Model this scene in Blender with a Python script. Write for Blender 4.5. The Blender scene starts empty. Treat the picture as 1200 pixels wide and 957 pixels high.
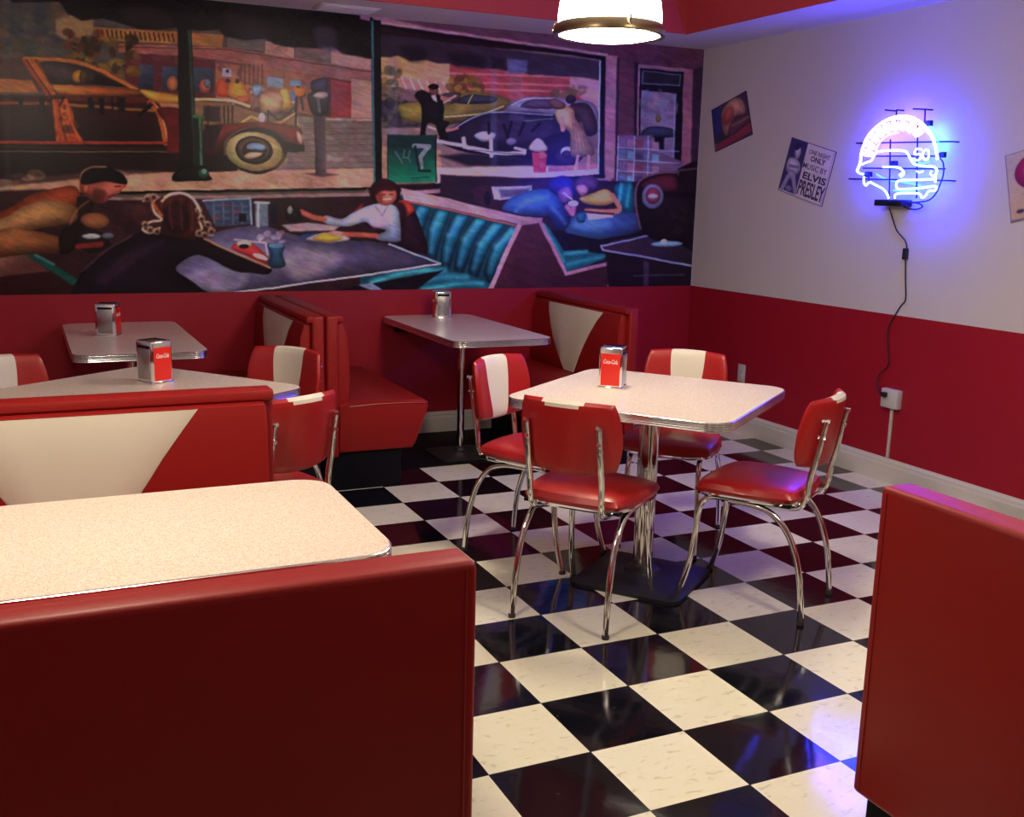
import bpy, bmesh, math, random
import numpy as np
from mathutils import Vector, Matrix
random.seed(7)
PI = math.pi
SC = bpy.context.scene
COL = SC.collection

# ------------------------------------------------------------------ camera
F = 1223.117
YAW, PITCH, ROLL = -0.440845, -0.1971416, 0.0251203
CAM = Vector((-1.336537, -2.88245, 1.4794766))
_f = Vector((-math.sin(YAW)*math.cos(PITCH), math.cos(YAW)*math.cos(PITCH), math.sin(PITCH)))
_r0 = Vector((math.cos(YAW), math.sin(YAW), 0)); _u0 = _r0.cross(_f)
_r = math.cos(ROLL)*_r0 + math.sin(ROLL)*_u0
_u = -math.sin(ROLL)*_r0 + math.cos(ROLL)*_u0
cd = bpy.data.cameras.new('camera'); cam = bpy.data.objects.new('camera', cd); COL.objects.link(cam)
M4 = Matrix((( _r.x, _u.x, -_f.x), (_r.y, _u.y, -_f.y), (_r.z, _u.z, -_f.z))).to_4x4()
cam.matrix_world = Matrix.Translation(CAM) @ M4
cd.sensor_fit = 'HORIZONTAL'; cd.sensor_width = 36.0; cd.lens = F/1200*36
cd.clip_start = 0.02; cd.clip_end = 60
SC.camera = cam

def at(u, v, axis, val):
    """world point on the plane <axis>=val that the photo shows at (u, v)"""
    d = _r*((u-600)/F) - _u*((v-478.5)/F) + _f
    t = (val-CAM[axis])/d[axis]
    return CAM + d*t

# room dimensions (floor tiles are 12 inch)
T = 0.3048
XR, YB, XL, YF = 2.935, 3.268, -2.45, -4.6
ZR, ZC, ZT = 0.92, 2.505, 2.98

# ------------------------------------------------------------------ materials
def nmat(name):
    m = bpy.data.materials.new(name); m.use_nodes = True
    nt = m.node_tree; b = nt.nodes['Principled BSDF']
    return m, nt, b
def setp(b, **k):
    for n, v in k.items():
        b.inputs[n.replace('_', ' ')].default_value = v
def simple(name, col, rough=0.5, metal=0.0, coat=0.0, var=0.0, vscale=20, bump=0.0, bscale=200, spec=0.5):
    m, nt, b = nmat(name)
    b.inputs['Base Color'].default_value = (*col, 1); b.inputs['Roughness'].default_value = rough
    b.inputs['Metallic'].default_value = metal; b.inputs['Coat Weight'].default_value = coat
    b.inputs['Specular IOR Level'].default_value = spec
    tc = nt.nodes.new('ShaderNodeTexCoord')
    if var:
        n = nt.nodes.new('ShaderNodeTexNoise'); n.inputs['Scale'].default_value = vscale; n.inputs['Detail'].default_value = 3
        nt.links.new(tc.outputs['Object'], n.inputs['Vector'])
        mp = nt.nodes.new('ShaderNodeMapRange'); mp.inputs['To Min'].default_value = 1-var; mp.inputs['To Max'].default_value = 1+var
        nt.links.new(n.outputs['Fac'], mp.inputs['Value'])
        mx = nt.nodes.new('ShaderNodeVectorMath'); mx.operation = 'SCALE'; mx.inputs[0].default_value = col
        nt.links.new(mp.outputs[0], mx.inputs['Scale']); nt.links.new(mx.outputs[0], b.inputs['Base Color'])
    if bump:
        n = nt.nodes.new('ShaderNodeTexNoise'); n.inputs['Scale'].default_value = bscale; n.inputs['Detail'].default_value = 2
        nt.links.new(tc.outputs['Object'], n.inputs['Vector'])
        bp = nt.nodes.new('ShaderNodeBump'); bp.inputs['Strength'].default_value = bump; bp.inputs['Distance'].default_value = 0.002
        nt.links.new(n.outputs['Fac'], bp.inputs['Height']); nt.links.new(bp.outputs[0], b.inputs['Normal'])
    return m
def emis(name, col, s):
    m, nt, b = nmat(name)
    b.inputs['Base Color'].default_value = (0.02, 0.02, 0.02, 1)
    b.inputs['Emission Color'].default_value = (*col, 1); b.inputs['Emission Strength'].default_value = s
    return m

M = {}
M['red_vinyl'] = simple('red_vinyl', (0.27, 0.0075, 0.0065), 0.48, spec=.32, var=.05, vscale=6, bump=.12, bscale=260)
M['red_chair'] = simple('red_chair_vinyl', (0.36, 0.009, 0.010), 0.36, coat=.12, bump=.1, bscale=260)
M['cream_vinyl'] = simple('cream_vinyl', (0.70, 0.66, 0.56), 0.42, var=.03, vscale=8, bump=.1, bscale=260)
M['piping'] = simple('red_piping', (0.30, 0.010, 0.010), 0.4)
M['chrome'] = simple('chrome', (0.80, 0.80, 0.80), 0.10, metal=1.0, var=.04, vscale=30)
M['brushed'] = simple('brushed_steel', (0.42, 0.42, 0.42), 0.34, metal=1.0, var=.05, vscale=60)
M['black'] = simple('black_plinth', (0.004, 0.004, 0.007), 0.6, var=.2, vscale=10, spec=.15)
M['base_black'] = simple('black_cast_base', (0.012, 0.012, 0.016), 0.55, bump=.3, bscale=120)
M['rubber'] = simple('rubber', (0.03, 0.03, 0.03), 0.7, var=.1)
M['white_paint'] = simple('white_wall_paint', (0.66, 0.635, 0.63), 0.75, var=.025, vscale=3, bump=.15, bscale=90, spec=.25)
M['ceil_paint'] = simple('ceiling_paint', (0.72, 0.70, 0.69), 0.8, var=.02, vscale=3, bump=.15, bscale=90, spec=.2)
M['red_paint'] = simple('red_wall_paint', (0.36, 0.010, 0.026), 0.45, var=.04, vscale=3, bump=.12, bscale=90, spec=.35)
M['red_trim'] = simple('red_fascia_paint', (0.52, 0.055, 0.055), 0.6, var=.04, vscale=3)
M['base_paint'] = simple('baseboard_paint', (0.68, 0.67, 0.63), 0.4, var=.03, vscale=10)
M['plastic'] = simple('white_plastic', (0.62, 0.62, 0.60), 0.4, var=.03)
M['cord'] = simple('black_cord', (0.012, 0.012, 0.015), 0.5, var=.1)
M['decal_red'] = simple('red_panel', (0.75, 0.018, 0.008), 0.35, var=.03, coat=.2)
M['decal_white'] = simple('white_print', (0.85, 0.82, 0.80), 0.4, var=.02)
M['ink'] = simple('navy_ink', (0.035, 0.03, 0.10), 0.6, var=.1)
M['dark_steel'] = simple('dark_steel_frame', (0.012, 0.012, 0.02), 0.5, metal=.3, var=.1)
M['lamp_band'] = simple('lamp_band_metal', (0.35, 0.28, 0.16), 0.3, metal=1.0, var=.05)
M['lens_glow'] = emis('lamp_lens_glow', (1.0, 0.86, 0.64), 48)
M['shade_glow'] = emis('lamp_glass_glow', (1.0, 0.86, 0.72), 13)

def laminate():
    m, nt, b = nmat('speckled_laminate')
    tc = nt.nodes.new('ShaderNodeTexCoord')
    n = nt.nodes.new('ShaderNodeTexNoise'); n.inputs['Scale'].default_value = 280; n.inputs['Detail'].default_value = 2
    n2 = nt.nodes.new('ShaderNodeTexNoise'); n2.inputs['Scale'].default_value = 95; n2.inputs['Detail'].default_value = 3
    nt.links.new(tc.outputs['Object'], n.inputs['Vector']); nt.links.new(tc.outputs['Object'], n2.inputs['Vector'])
    r = nt.nodes.new('ShaderNodeValToRGB'); e = r.color_ramp.elements
    e[0].position = .36; e[0].color = (0.66, 0.48, 0.39, 1); e[1].position = .46; e[1].color = (0.76, 0.66, 0.57, 1)
    x = e.new(.62); x.color = (0.82, 0.75, 0.67, 1)
    nt.links.new(n.outputs['Fac'], r.inputs[0])
    r2 = nt.nodes.new('ShaderNodeValToRGB'); e = r2.color_ramp.elements
    e[0].position = .35; e[0].color = (0.90, 0.82, 0.76, 1); e[1].position = .6; e[1].color = (1, 1, 1, 1)
    nt.links.new(n2.outputs['Fac'], r2.inputs[0])
    mx = nt.nodes.new('ShaderNodeMix'); mx.data_type = 'RGBA'; mx.blend_type = 'MULTIPLY'; mx.inputs[0].default_value = .6
    nt.links.new(r.outputs[0], mx.inputs[6]); nt.links.new(r2.outputs[0], mx.inputs[7])
    nt.links.new(mx.outputs[2], b.inputs['Base Color']); b.inputs['Roughness'].default_value = .22
    return m
M['laminate'] = laminate()

def floor_mat():
    m, nt, b = nmat('checkered_vinyl_tile')
    N, L = nt.nodes.new, nt.links.new
    tc = N('ShaderNodeTexCoord'); sep = N('ShaderNodeSeparateXYZ'); L(tc.outputs['Object'], sep.inputs[0])
    def mth(op, a, bb=None, c=None):
        n = N('ShaderNodeMath'); n.operation = op
        for i, v in enumerate((a, bb, c)):
            if v is None: continue
            if isinstance(v, (int, float)): n.inputs[i].default_value = v
            else: L(v, n.inputs[i])
        return n.outputs[0]
    ux = mth('DIVIDE', sep.outputs[0], T); uy = mth('DIVIDE', sep.outputs[1], T)
    fx = mth('FLOOR', ux); fy = mth('FLOOR', uy)
    par = mth('FLOORED_MODULO', mth('ADD', fx, fy), 2.0)      # 1 -> white tile
    dx = mth('ABSOLUTE', mth('SUBTRACT', mth('SUBTRACT', ux, fx), .5)); dy = mth('ABSOLUTE', mth('SUBTRACT', mth('SUBTRACT', uy, fy), .5))
    grout = mth('GREATER_THAN', mth('MAXIMUM', dx, dy), .4955)
    # per tile offset so that the marbling breaks at each tile
    cmb = N('ShaderNodeCombineXYZ'); L(mth('MULTIPLY', fx, 3.7), cmb.inputs[0]); L(mth('MULTIPLY', fy, 5.3), cmb.inputs[1]); 
    add = N('ShaderNodeVectorMath'); L(tc.outputs['Object'], add.inputs[0]); L(cmb.outputs[0], add.inputs[1])
    mp = N('ShaderNodeMapping'); mp.inputs['Scale'].default_value = (1, 2.2, 1); L(add.outputs[0], mp.inputs[0])
    n = N('ShaderNodeTexNoise'); n.inputs['Scale'].default_value = 22; n.inputs['Detail'].default_value = 5; n.inputs['Distortion'].default_value = .8
    L(mp.outputs[0], n.inputs['Vector'])
    r = N('ShaderNodeValToRGB'); e = r.color_ramp.elements
    e[0].position = .30; e[0].color = (0.62, 0.59, 0.46, 1); e[1].position = .40; e[1].color = (0.79, 0.78, 0.61, 1)
    x = e.new(.7); x.color = (0.82, 0.80, 0.67, 1)
    L(n.outputs['Fac'], r.inputs[0])
    wn = N('ShaderNodeTexWhiteNoise'); wn.noise_dimensions = '2D'; L(cmb.outputs[0], wn.inputs['Vector'])
    tv = N('ShaderNodeMapRange'); tv.inputs['To Min'].default_value = .92; tv.inputs['To Max'].default_value = 1.04; L(wn.outputs['Value'], tv.inputs['Value'])
    wsc = N('ShaderNodeVectorMath'); wsc.operation = 'SCALE'; L(r.outputs[0], wsc.inputs[0]); L(tv.outputs[0], wsc.inputs['Scale'])
    n3 = N('ShaderNodeTexNoise'); n3.inputs['Scale'].default_value = 60; n3.inputs['Detail'].default_value = 4; L(add.outputs[0], n3.inputs['Vector'])
    r3 = N('ShaderNodeValToRGB'); e = r3.color_ramp.elements
    e[0].position = .66; e[0].color = (0.0045, 0.005, 0.009, 1); e[1].position = .78; e[1].color = (0.05, 0.05, 0.06, 1)
    L(n3.outputs['Fac'], r3.inputs[0])
    mx = N('ShaderNodeMix'); mx.data_type = 'RGBA'; L(par, mx.inputs[0]); L(r3.outputs[0], mx.inputs[6]); L(wsc.outputs[0], mx.inputs[7])
    mg = N('ShaderNodeMix'); mg.data_type = 'RGBA'; L(grout, mg.inputs[0]); L(mx.outputs[2], mg.inputs[6]); mg.inputs[7].default_value = (0.03, 0.028, 0.028, 1)
    L(mg.outputs[2], b.inputs['Base Color'])
    n4 = N('ShaderNodeTexNoise'); n4.inputs['Scale'].default_value = 4; n4.inputs['Detail'].default_value = 4; L(tc.outputs['Object'], n4.inputs['Vector'])
    rr = N('ShaderNodeMapRange'); rr.inputs['To Min'].default_value = .045; rr.inputs['To Max'].default_value = .13; L(n4.outputs['Fac'], rr.inputs['Value'])
    L(rr.outputs[0], b.inputs['Roughness'])
    n5 = N('ShaderNodeTexNoise'); n5.inputs['Scale'].default_value = 14; n5.inputs['Detail'].default_value = 2; L(tc.outputs['Object'], n5.inputs['Vector'])
    bp = N('ShaderNodeBump'); bp.inputs['Strength'].default_value = .10; bp.inputs['Distance'].default_value = .004
    L(n5.outputs['Fac'], bp.inputs['Height']); L(bp.outputs[0], b.inputs['Normal'])
    b.inputs['Specular IOR Level'].default_value = .62
    return m
M['floor'] = floor_mat()

def ribbed():
    m, nt, b = nmat('ribbed_aluminium_edge')
    b.inputs['Base Color'].default_value = (.78, .78, .80, 1); b.inputs['Metallic'].default_value = 1; b.inputs['Roughness'].default_value = .2
    tc = nt.nodes.new('ShaderNodeTexCoord'); w = nt.nodes.new('ShaderNodeTexWave'); w.bands_direction = 'Z'; w.inputs['Scale'].default_value = 40
    nt.links.new(tc.outputs['Object'], w.inputs['Vector'])
    bp = nt.nodes.new('ShaderNodeBump'); bp.inputs['Strength'].default_value = .5; bp.inputs['Distance'].default_value = .002
    nt.links.new(w.outputs['Fac'], bp.inputs['Height']); nt.links.new(bp.outputs[0], b.inputs['Normal'])
    return m
M['ribbed'] = ribbed()

def painted(name, rough=.45):
    m, nt, b = nmat(name)
    a = nt.nodes.new('ShaderNodeVertexColor'); a.layer_name = 'paint'
    nt.links.new(a.outputs['Color'], b.inputs['Base Color']); b.inputs['Roughness'].default_value = rough
    b.inputs['Specular IOR Level'].default_value = .28
    return m

# ------------------------------------------------------------------ mesh helpers
def link(o): COL.objects.link(o); return o
def obj(name, bm, mat, parent=None, smooth=True, angle=0.6):
    bmesh.ops.recalc_face_normals(bm, faces=bm.faces)
    me = bpy.data.meshes.new(name); bm.to_mesh(me); bm.free()
    for mm in (mat if isinstance(mat, (list, tuple)) else [mat]): me.materials.append(mm)
    if smooth:
        for p in me.polygons: p.use_smooth = True
        try: me.set_sharp_from_angle(angle=angle)
        except Exception: pass
    o = link(bpy.data.objects.new(name, me)); o.parent = parent
    return o
def tag(o, label=None, cat=None, group=None, kind=None):
    if label: o['label'] = label
    if cat: o['category'] = cat
    if group: o['group'] = group
    if kind: o['kind'] = kind
    return o
def thing(name, label, cat, loc=(0, 0, 0), rz=0, group=None):
    o = link(bpy.data.objects.new(name, None)); o.location = loc; o.rotation_euler = (0, 0, rz); o.empty_display_size = .1
    return tag(o, label, cat, group)
def copy_tree(o, parent=None):
    c = o.copy(); COL.objects.link(c)
    if parent is not None: c.parent = parent
    for ch in list(o.children): copy_tree(ch, c)
    return c
def box(bm, lo, hi, bev=0, seg=2, mi=0):
    c = [(a+b)/2 for a, b in zip(lo, hi)]; s = [abs(b-a) for a, b in zip(lo, hi)]
    g = bmesh.ops.create_cube(bm, size=1, matrix=Matrix.Translation(c) @ Matrix.Diagonal((*s, 1)))
    fs = set(f for v in g['verts'] for f in v.link_faces)
    if bev:
        es = list(set(e for v in g['verts'] for e in v.link_edges))
        r = bmesh.ops.bevel(bm, geom=es, offset=bev, segments=seg, profile=.5, affect='EDGES')
        fs = set(r['faces']) | set(f for f in fs if f.is_valid)
    for f in fs: f.material_index = mi
    return bm
def spline(pts, n=8):
    P = [Vector(p) for p in pts]
    if len(P) < 3: return P
    Q = [P[0]*2-P[1]] + P + [P[-1]*2-P[-2]]; out = []
    for i in range(1, len(Q)-2):
        a, b, c, d = Q[i-1:i+3]
        for k in range(n):
            t = k/n
            out.append(.5*((2*b)+(c-a)*t+(2*a-5*b+4*c-d)*t*t+(3*b-a-3*c+d)*t**3))
    out.append(P[-1]); return out
def tube(bm, pts, r, seg=10, smooth=8, caps=True, closed=False):
    P = spline(pts, smooth) if smooth else [Vector(p) for p in pts]
    n = len(P); up = Vector((0, 0, 1)); rings = []; prev = None
    for i, p in enumerate(P):
        t = (P[min(i+1, n-1)]-P[max(i-1, 0)])
        if closed: t = P[(i+1) % n]-P[i-1]
        t.normalize()
        if prev is None:
            a = t.cross(up)
            if a.length < .05: a = t.cross(Vector((1, 0, 0)))
        else: a = prev - t*prev.dot(t)
        a.normalize(); prev = a; b = t.cross(a)
        rr = r[i*(len(r)-1)//(n-1)] if isinstance(r, (list, tuple)) else r
        rings.append([bm.verts.new(p + (a*math.cos(2*PI*k/seg)+b*math.sin(2*PI*k/seg))*rr) for k in range(seg)])
    for i in range(n if closed else n-1):
        A, B = rings[i], rings[(i+1) % n]
        for k in range(seg): bm.faces.new((A[k], A[(k+1) % seg], B[(k+1) % seg], B[k]))
    if caps and not closed:
        bm.faces.new(rings[0]); bm.faces.new(rings[-1][::-1])
    return bm
def lathe(bm, prof, seg=40, c=(0, 0, 0)):
    rings = []
    for r, z in prof:
        if r < 1e-5: rings.append([bm.verts.new((c[0], c[1], c[2]+z))])
        else: rings.append([bm.verts.new((c[0]+r*math.cos(2*PI*k/seg), c[1]+r*math.sin(2*PI*k/seg), c[2]+z)) for k in range(seg)])
    for A, B in zip(rings, rings[1:]):
        for k in range(seg):
            k2 = (k+1) % seg
            if len(A) == 1 and len(B) == 1: continue
            if len(A) == 1: bm.faces.new((A[0], B[k2], B[k]))
            elif len(B) == 1: bm.faces.new((A[k], A[k2], B[0]))
            else: bm.faces.new((A[k], A[k2], B[k2], B[k]))
    return bm
def prism(bm, outl, axis, a, b, bev=0, seg=2):
    """extrude a 2D outline along an axis (0: outline=(y,z), 1: (x,z), 2: (x,y))"""
    def pt(p, w):
        return {0: (w, p[0], p[1]), 1: (p[0], w, p[1]), 2: (p[0], p[1], w)}[axis]
    A = [bm.verts.new(pt(p, a)) for p in outl]; B = [bm.verts.new(pt(p, b)) for p in outl]
    fs = [bm.faces.new(A), bm.faces.new(B[::-1])]
    n = len(outl)
    for i in range(n): fs.append(bm.faces.new((A[i], B[i], B[(i+1) % n], A[(i+1) % n])))
    if bev:
        es = list(fs[0].edges)+list(fs[1].edges)
        bmesh.ops.bevel(bm, geom=es, offset=bev, segments=seg, profile=.5, affect='EDGES', clamp_overlap=True)
    return bm
def rrect(w, d, r, n=8):
    out = []
    for cx, cy, a0 in ((w/2-r, d/2-r, 0), (-w/2+r, d/2-r, 90), (-w/2+r, -d/2+r, 180), (w/2-r, -d/2+r, 270)):
        for k in range(n+1):
            a = math.radians(a0+90*k/n); out.append((cx+r*math.cos(a), cy+r*math.sin(a)))
    return out
def pillow(w, h, t, nx, ny, k=.3, bend=0, dome=0, cols=None, px=7, flat=.5):
    """padded cushion in the XY plane, thickness along Z (top +Z); returns a bmesh"""
    bm = bmesh.new(); G = {}
    def co(a, b, s):
        x = w/2*a*math.sqrt(1-k*b*b/2)*(1); y = h/2*b*math.sqrt(1-k*a*a/2)
        e = max(0, (1-abs(a)**px))**.42*max(0, (1-abs(b)**px))**.42
        z = s*t/2*e + (dome*(1-a*a)*(1-b*b) if s > 0 else 0)
        return Vector((x, y, z + bend*x*x))
    A = [math.sin((-1+2*i/nx)*PI/2)*.55+(-1+2*i/nx)*.45 for i in range(nx+1)]
    B = [math.sin((-1+2*i/ny)*PI/2)*.55+(-1+2*i/ny)*.45 for i in range(ny+1)]
    for s in (1, -1):
        for i, a in enumerate(A):
            for j, b in enumerate(B):
                edge = i in (0, nx) or j in (0, ny)
                if edge and s < 0: G[(i, j, s)] = G[(i, j, 1)]; continue
                aa = cols(a, b) if cols else a
                G[(i, j, s)] = bm.verts.new(co(aa, b, s))
        for i in range(nx):
            for j in range(ny):
                q = [G[(i, j, s)], G[(i+1, j, s)], G[(i+1, j+1, s)], G[(i, j+1, s)]]
                f = bm.faces.new(q if s > 0 else q[::-1]); f.material_index = i if s > 0 else 200+i
    return bm, A
def text_bm(s, size, bold=0.0, extrude=0.0004, shear=0.0, width=None, height=None, align='CENTER'):
    cu = bpy.data.curves.new('t', 'FONT'); cu.body = s; cu.size = size; cu.extrude = extrude; cu.offset = bold; cu.shear = shear
    cu.align_x = align; cu.align_y = 'CENTER'; cu.resolution_u = 3
    o = bpy.data.objects.new('t', cu); COL.objects.link(o)
    dg = bpy.context.evaluated_depsgraph_get(); me = bpy.data.meshes.new_from_object(o.evaluated_get(dg))
    bm = bmesh.new(); bm.from_mesh(me); bpy.data.objects.remove(o); bpy.data.meshes.remove(me); bpy.data.curves.remove(cu)
    xs = [v.co.x for v in bm.verts]; ys = [v.co.y for v in bm.verts]
    cx, cy = (min(xs)+max(xs))/2, (min(ys)+max(ys))/2; w0 = max(xs)-min(xs); h0 = max(ys)-min(ys)
    for v in bm.verts:
        v.co.x = (v.co.x-cx)*(width/w0 if width else 1); v.co.y = (v.co.y-cy)*(height/h0 if height else 1)
    return bm
def xform(bm, m): bm.transform(m); return bm
def merge(dst, src):
    me = bpy.data.meshes.new('x'); src.to_mesh(me); src.free(); dst.from_mesh(me); bpy.data.meshes.remove(me); return dst

# ---- settings
ADDED_LAMPS = [(-1.24, -.62, 'added glass pendant lamp brightening the foreground table, unseen above the frame'), (.98, -1.30, 'added glass pendant lamp brightening the near floor, unseen above the right-hand booth')]  # unseen pendants, added to brighten the foreground table and near floor
MURAL_GAIN = 2.9
PG = 1.3
NS = 85
EXPO = 0.5
# ------------------------------------------------------------------ painter for flat printed artwork
def s2l(c):
    c = np.array(c, float)/255
    return np.where(c <= .04045, c/12.92, ((c+.055)/1.055)**2.4)
class Canvas:
    """colours on a set of sample points; shapes are given in the print's own drawing coordinates"""
    def __init__(s, U, V, base, seed=3):
        s.rng = np.random.RandomState(seed); s.U0, s.V0 = U, V; s.U, s.V = U, V; s.C = np.tile(np.array(base, float), (len(U), 1)); s.z = (0, 0, 1); s.rng = np.random.RandomState(seed)
    def field(s, sc, U=None, V=None):
        U = s.U0 if U is None else U; V = s.V0 if V is None else V
        g = s.rng.uniform(-1, 1, (256, 256)); x = U/sc+500; y = V/sc+500
        i, j = np.floor(x).astype(int), np.floor(y).astype(int); fx, fy = x-i, y-j; fx = fx*fx*(3-2*fx); fy = fy*fy*(3-2*fy)
        q = lambda a, b: g[a % 256, b % 256]
        return (q(i, j)*(1-fx)+q(i+1, j)*fx)*(1-fy)+(q(i, j+1)*(1-fx)+q(i+1, j+1)*fx)*fy
    def warp(s, amp, sc):
        s.U = s.U0+amp*s.field(sc)+amp*.6*s.field(sc*.4); s.V = s.V0+amp*s.field(sc)+amp*.6*s.field(sc*.4)
    def texture(s, streak, chroma):
        a = s.U0*.94+s.V0*.34; b = -s.U0*.34+s.V0*.94
        n = .6*s.field(1.0, a/9, b/2.2)+.5*s.field(1.0, a/22, b/6)+.5*s.field(16)+.35*s.field(1.5)
        s.C *= (1+streak*n)[:, None]
        for k in range(3): s.C[:, k] *= 1+chroma*(s.field(11)+.7*s.field(4))
    def blur(s, nu, nv, n=1):
        A = s.C.reshape(nu, nv, 3)
        for _ in range(n):
            B = A.copy(); B[1:-1] = (A[:-2]+2*A[1:-1]+A[2:])/4; A = B.copy(); A[:, 1:-1] = (B[:, :-2]+2*B[:, 1:-1]+B[:, 2:])/4
        s.C = A.reshape(-1, 3)
    def zone(s, ox, oy, k): s.z = (ox, oy, k)
    def T(s, pts): ox, oy, k = s.z; return [(ox+x/k, oy+y/k) for x, y in pts]
    def mix(s, idx, a, col, grad=None):
        col = np.array(col, float)
        if grad is not None:
            (p0, p1), c2 = (s.T(grad[:2])), np.array(grad[2], float)
            d = np.array(p1)-np.array(p0); L = (d**2).sum()
            t = np.clip(((s.U[idx]-p0[0])*d[0]+(s.V[idx]-p0[1])*d[1])/L, 0, 1)[:, None]; col = col*(1-t)+c2*t
        s.C[idx] = s.C[idx]*(1-a[:, None])+col*a[:, None]
    def smooth(s, P, n=6):
        m = len(P); out = []
        for i in range(m):
            a, b, c, d = (np.array(P[(i+k-1) % m]) for k in range(4))
            for k in range(n):
                t = k/n; out.append(tuple(.5*((2*b)+(c-a)*t+(2*a-5*b+4*c-d)*t*t+(3*b-a-3*c+d)*t**3)))
        return out
    def poly(s, pts, col, soft=1.0, grad=None, sm=False, al=1.0, vol=0.0):
        P = s.T(pts)
        if sm: P = s.smooth(P)
        P = np.array(P); m = soft+1
        idx = np.where((s.U > P[:, 0].min()-m) & (s.U < P[:, 0].max()+m) & (s.V > P[:, 1].min()-m) & (s.V < P[:, 1].max()+m))[0]
        if not len(idx): return
        u, v = s.U[idx], s.V[idx]; ins = np.zeros(len(idx), bool); dist = np.full(len(idx), 1e9)
        for i in range(len(P)):
            (x0, y0), (x1, y1) = P[i], P[(i+1) % len(P)]
            if y0 != y1:
                c = ((y0 > v) != (y1 > v)) & (u < (x1-x0)*(v-y0)/(y1-y0)+x0); ins ^= c
            dx, dy = x1-x0, y1-y0; L = dx*dx+dy*dy+1e-9
            t = np.clip(((u-x0)*dx+(v-y0)*dy)/L, 0, 1); dist = np.minimum(dist, np.hypot(u-x0-t*dx, v-y0-t*dy))
        sd = np.where(ins, dist, -dist); a = np.clip(.5+sd/(soft+1e-6), 0, 1)*al
        if not vol: s.mix(idx, a, col, grad); return
        old = s.C[idx].copy(); s.mix(idx, np.ones(len(idx)), col, grad); new = s.C[idx]      # brushed-in roundness of the painted form
        t = np.clip(sd/max(sd.max()*.75, .5), 0, 1)[:, None]; h = ((v-P[:, 1].min())/max(np.ptp(P[:, 1]), 1))[:, None]
        new = new*(1-vol*.75+vol*1.1*t**.7)*(1+vol*(.35-.8*h)); s.C[idx] = old*(1-a[:, None])+np.clip(new, 0, 255)*a[:, None]
    def sp(s, pts, col, soft=1.2, grad=None, al=1.0, vol=.42): s.poly(pts, col, soft, grad, True, al, vol if al == 1 else 0)
    def line(s, pts, w, col, soft=.9, al=1.0, sm=False):
        P = s.T(pts); w = w/s.z[2]/2
        if sm and len(P) > 2:
            Q = [P[0]]+P+[P[-1]]; out = []
            for i in range(1, len(Q)-2):
                a, b, c, d = (np.array(q) for q in Q[i-1:i+3])
                for k in range(5):
                    t = k/5; out.append(tuple(.5*((2*b)+(c-a)*t+(2*a-5*b+4*c-d)*t*t+(3*b-a-3*c+d)*t**3)))
            P = out+[P[-1]]
        P = np.array(P); m = w+soft+1
        idx = np.where((s.U > P[:, 0].min()-m) & (s.U < P[:, 0].max()+m) & (s.V > P[:, 1].min()-m) & (s.V < P[:, 1].max()+m))[0]
        if not len(idx): return
        u, v = s.U[idx], s.V[idx]; dist = np.full(len(idx), 1e9)
        for (x0, y0), (x1, y1) in zip(P, P[1:]):
            dx, dy = x1-x0, y1-y0; L = dx*dx+dy*dy+1e-9
            t = np.clip(((u-x0)*dx+(v-y0)*dy)/L, 0, 1); dist = np.minimum(dist, np.hypot(u-x0-t*dx, v-y0-t*dy))
        s.mix(idx, np.clip((w-dist)/soft+.5, 0, 1)*al, col)
    def ell(s, cx, cy, rx, ry, col, rot=0, soft=1.0, al=1.0, grad=None):
        a = math.radians(rot); pts = [(cx+rx*math.cos(t)*math.cos(a)-ry*math.sin(t)*math.sin(a), cy+rx*math.cos(t)*math.sin(a)+ry*math.sin(t)*math.cos(a)) for t in np.linspace(0, 2*PI, 24, endpoint=False)]
        s.poly(pts, col, soft, grad, False, al, .35 if al == 1 and min(rx, ry)/s.z[2] > 3 else 0)
    def dabs(s, reg, n, size, cols, al=.6, ang=None):
        """irregular brush dabs inside a rectangle"""
        x0, y0, x1, y1 = reg
        for _ in range(n):
            x, y = s.rng.uniform(x0, x1), s.rng.uniform(y0, y1); r = size*s.rng.uniform(.5, 1.3)
            s.ell(x, y, r, r*s.rng.uniform(.35, .9), cols[s.rng.randint(len(cols))], s.rng.uniform(0, 180) if ang is None else ang+s.rng.uniform(-12, 12), 1.6, al)
    def noise(s, amp, scales=((3, 1.0), (9, .7), (30, .6)), sx=1.0):
        N = np.zeros(len(s.U))
        for sc, w in scales:
            g = s.rng.uniform(-1, 1, (256, 256)); x = s.U/(sc*sx)+500; y = s.V/sc+500
            i, j = np.floor(x).astype(int), np.floor(y).astype(int); fx, fy = x-i, y-j; fx = fx*fx*(3-2*fx); fy = fy*fy*(3-2*fy)
            q = lambda a, b: g[a % 256, b % 256]
            N += w*((q(i, j)*(1-fx)+q(i+1, j)*fx)*(1-fy)+(q(i, j+1)*(1-fx)+q(i+1, j+1)*fx)*fy)
        s.C *= (1+amp*N)[:, None]
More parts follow.
